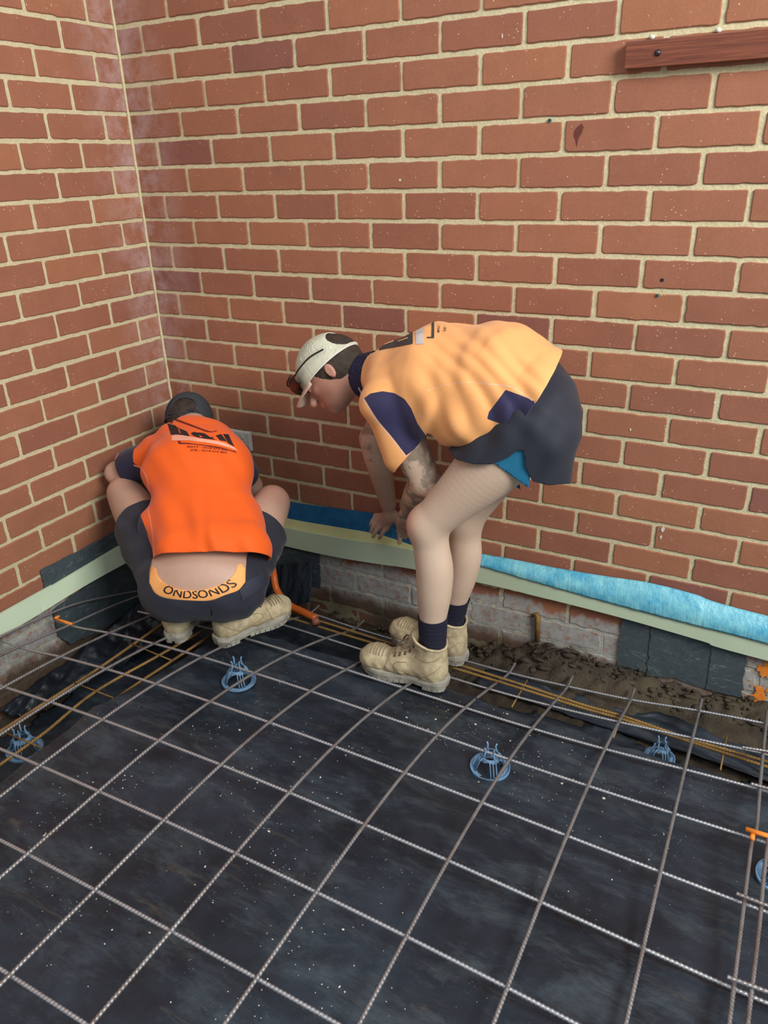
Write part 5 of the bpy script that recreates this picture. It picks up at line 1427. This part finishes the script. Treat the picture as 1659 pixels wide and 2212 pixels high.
sh1 = child_mesh('shirt', V, F, M_SH1, p1, attrs={'panel': panel, 'pipe': pipe}, solid=.0028); sh1['label'] = 'bright orange work shirt with navy sleeves'
sbv1 = bvh_of(V, F)
def pr1(name, polys, mat, **k):
    o = print_poly(name, polys, sbv1, mat, p1, **k)
    if o is not None: o.parent = sh1; o.matrix_parent_inverse = Matrix.Identity(4)
    return o
k_ = 220 / 1659
M_GAP1 = simple('orange_print_gap', lin(248, 98, 8), .7, bump=0)
zz = lambda L: [(340 + x * k_, 880 + y * k_) for x, y in L]
pr1('back_print', [zz([(165, 262), (300, 300), (345, 355), (350, 340), (480, 395), (530, 470), (470, 468), (400, 450), (300, 445), (225, 450)])], M_PRINT)
pr1('back_print', [zz([(232, 172), (262, 172), (500, 262), (760, 365), (840, 390), (890, 398), (980, 375), (960, 392), (890, 410), (800, 403), (700, 365), (480, 285), (268, 205), (250, 262), (208, 262)])], M_PRINTR)
pr1('back_print', [zz([(552, 420), (600, 402), (640, 415), (700, 415), (770, 430), (800, 470), (860, 490), (920, 488), (900, 510), (960, 530), (840, 520), (760, 510), (680, 498), (600, 470), (560, 445)])], M_PRINT)
pr1('back_print', [zz([(950, 462), (1040, 438), (1130, 558), (1020, 540)])], M_PRINT); pr1('back_print', [zz([(1068, 436), (1160, 445), (1200, 540), (1255, 645), (1150, 585)])], M_PRINT)
pr1('back_print', [zz([(330, 552), (375, 552), (390, 575), (500, 580), (700, 605), (900, 630), (1050, 655), (1170, 690), (1240, 712), (1250, 700), (1290, 745), (1150, 700), (1000, 668), (800, 635), (600, 605), (345, 598)])], M_PRINTR)
pr1('reflective_band', [zz([(228, 470), (300, 448), (420, 460), (540, 480), (800, 525), (1000, 555), (1120, 590), (1240, 645), (1305, 710), (1180, 660), (1000, 610), (760, 570), (500, 540), (235, 545)])], M_REFL)
for g_ in ([(330, 315), (352, 322), (352, 335), (332, 332)], [(340, 358), (362, 365), (384, 428), (364, 428)], [(682, 455), (742, 496), (690, 490)]): pr1('print_gap', [zz(g_)], M_GAP1, off=.002)
def warp_band(x0, y0, dx, dy, sag):
    def f(x, y):
        t = x; return (x0 + dx * t - dy * 0, y0 + dy * t - y + sag * t * t)
    return f
pr1('back_lettering', text_polys('MATT - 0418 672 640', 6.0, lambda x, y: (404 + x * 1.63, 967 + x * .055 + .0016 * x * x - y * .9), .10), M_PRINTR, off=.0016, res=3)
pr1('back_lettering', text_polys('JOE - 0418 615 802', 6.0, lambda x, y: (412 + x * 1.63, 974 + x * .055 + .0016 * x * x - y * .9), .10), M_PRINTR, off=.0016, res=3)
# shorts
Q1 = Blob()
Q1.ell(pl, (.192, .138, .122), LR, .04)
for q in (hL, hR): Q1.ell(q - .038 * Fr - .035 * Zr, (.102, .098, .098), LR, .03)
for hp, kn in ((hL, kL), (hR, kR)):
    th = kn - hp; Q1.chain([hp, hp + th * .4, hp + th * .72], [.108, .108, .096], .03)
V, F = Q1.mesh(.005, disp=lambda x, y, z: .0025 * np.sin(50 * x + 30 * z + 2 * np.sin(20 * y)) * np.sin(25 * z + 30 * y) + .0015 * np.sin(95 * y + 40 * z))
bandn = unit(-.56 * Fr + .83 * Zr + .02 * Rr); bandp = bd(452, 1268, 2.33)
V, F = cut_local(V, F, [(hL + (kL - hL) * .60, unit(kL - hL), .15), (hR + (kR - hR) * .60, unit(kR - hR), .15)])
s__ = np.maximum(-(V - bandp) @ bandn, np.maximum((V - O1) @ Fr - .07, np.abs((V - O1) @ Rr - .056) - .150)); V, F = clip_scalar(V, F, s__); V, F = cut(V, F, [])
s_1 = child_mesh('shorts', V, F, M_NAVY1, p1, solid=.003); s_1['label'] = 'dark navy work shorts'
kbv = bvh_of(V, F)
po = print_poly('back_pocket', [[(514, 1265), (566, 1238), (575, 1262), (523, 1297)]], kbv, simple('pocket_navy', lin(44, 48, 64), .7, bump=.3, bsc=500), p1, off=.003)
if po: po.parent = s_1; po.matrix_parent_inverse = Matrix.Identity(4)
m = MB(); P = [drape(kbv, q, .0015) for q in ((452, 1278), (450, 1290), (455, 1310), (458, 1328))]
P = [p for p in P if p is not None]
if len(P) > 2: q = m.tube(P, .0016, 6).build('seam', M_BLACK, p1, True); q.parent = s_1; q.matrix_parent_inverse = Matrix.Identity(4)
# waistband
W1 = Blob(); W1.ell(pl, (.180, .125, .115), LR, .04)
for q in (hL, hR): W1.ell(q - .035 * Fr - .03 * Zr, (.092, .088, .092), LR, .03)
W1.cone(pl + .03 * Zr, w1, .108, .100, .04, (Rr, 1.40))
V, F = W1.mesh(.004, off=.0035); V, F = cut(V, F, [(bandp + bandn * .022, bandn), (bandp - bandn * .03, -bandn), (bandp + Zr * .052, Zr)])
wb = child_mesh('waistband', V, F, M_BAND, p1, solid=.002); wb['label'] = 'peach underwear waistband with black letters'
wbv = bvh_of(V, F)
wv = np.array(V)
def band_uv(x, y):
    """x along the band (m), y up across it: chart position"""
    a = -math.pi / 2 + x / .135
    p = pl + .0 * Zr
    d = math.cos(a) * Rr * 1.0 + math.sin(a) * Fr
    base = bandp + bandn * (.004 + y)
    o = np.array(pl); o = o + bandn * ((base - o) @ bandn)
    dd = unit(d - bandn * (d @ bandn))
    loc, n, i, t = wbv.ray_cast(Vector(o + dd * .6), Vector(-dd)); return None if loc is None else np.array(loc) + np.array(n) * .0012
def band_text(txt, x0, size=.027):
    pol = text_polys(txt, 1.0, lambda x, y: (x, y), .01)
    bm = bmesh.new()
    for poly in pol:
        bm.faces.new([bm.verts.new((x * size * 1.75 + x0, y * size, 0)) for x, y in poly])
    bmesh.ops.triangulate(bm, faces=bm.faces[:])
    for _ in range(4):
        ed = [e for e in bm.edges if e.calc_length() > .006]
        if not ed: break
        bmesh.ops.subdivide_edges(bm, edges=ed, cuts=1); bmesh.ops.triangulate(bm, faces=bm.faces[:])
    bm.verts.index_update(); VV = [band_uv(v.co.x, v.co.y) for v in bm.verts]
    FF = [tuple(v.index for v in f.verts) for f in bm.faces if all(VV[v.index] is not None for v in f.verts)]; bm.free()
    u = sorted({i for f in FF for i in f}); mp = {a: b for b, a in enumerate(u)}
    if FF:
        o = mk('waistband_lettering', [VV[i] for i in u], [tuple(mp[i] for i in f) for f in FF], M_PRINT, p1, True); o.parent = wb; o.matrix_parent_inverse = Matrix.Identity(4)
band_text('ONDS', -.114); band_text('ONDS', .017)
for ank, kn in ((aL, kL), (aR, kR)):
    sh = unit(kn - ank); So = Blob(); So.chain([ank - sh * .02, ank + sh * .06, ank + sh * .13], [.045, .044, .050], .01)
    V, F = So.mesh(.004); V, F = cut(V, F, [(ank + sh * .11, sh), (ank - sh * .03, -sh)]); child_mesh('sock', V, F, M_SOCK, p1, solid=.002)
make_boot(p1, np.array([.556, -.722, .0]) , (-.30, .95), 'left tan suede work boot of the crouching man')
make_boot(p1, np.array([.694, -.668, .0]), (.36, .93), 'right tan suede work boot of the crouching man, turned out')
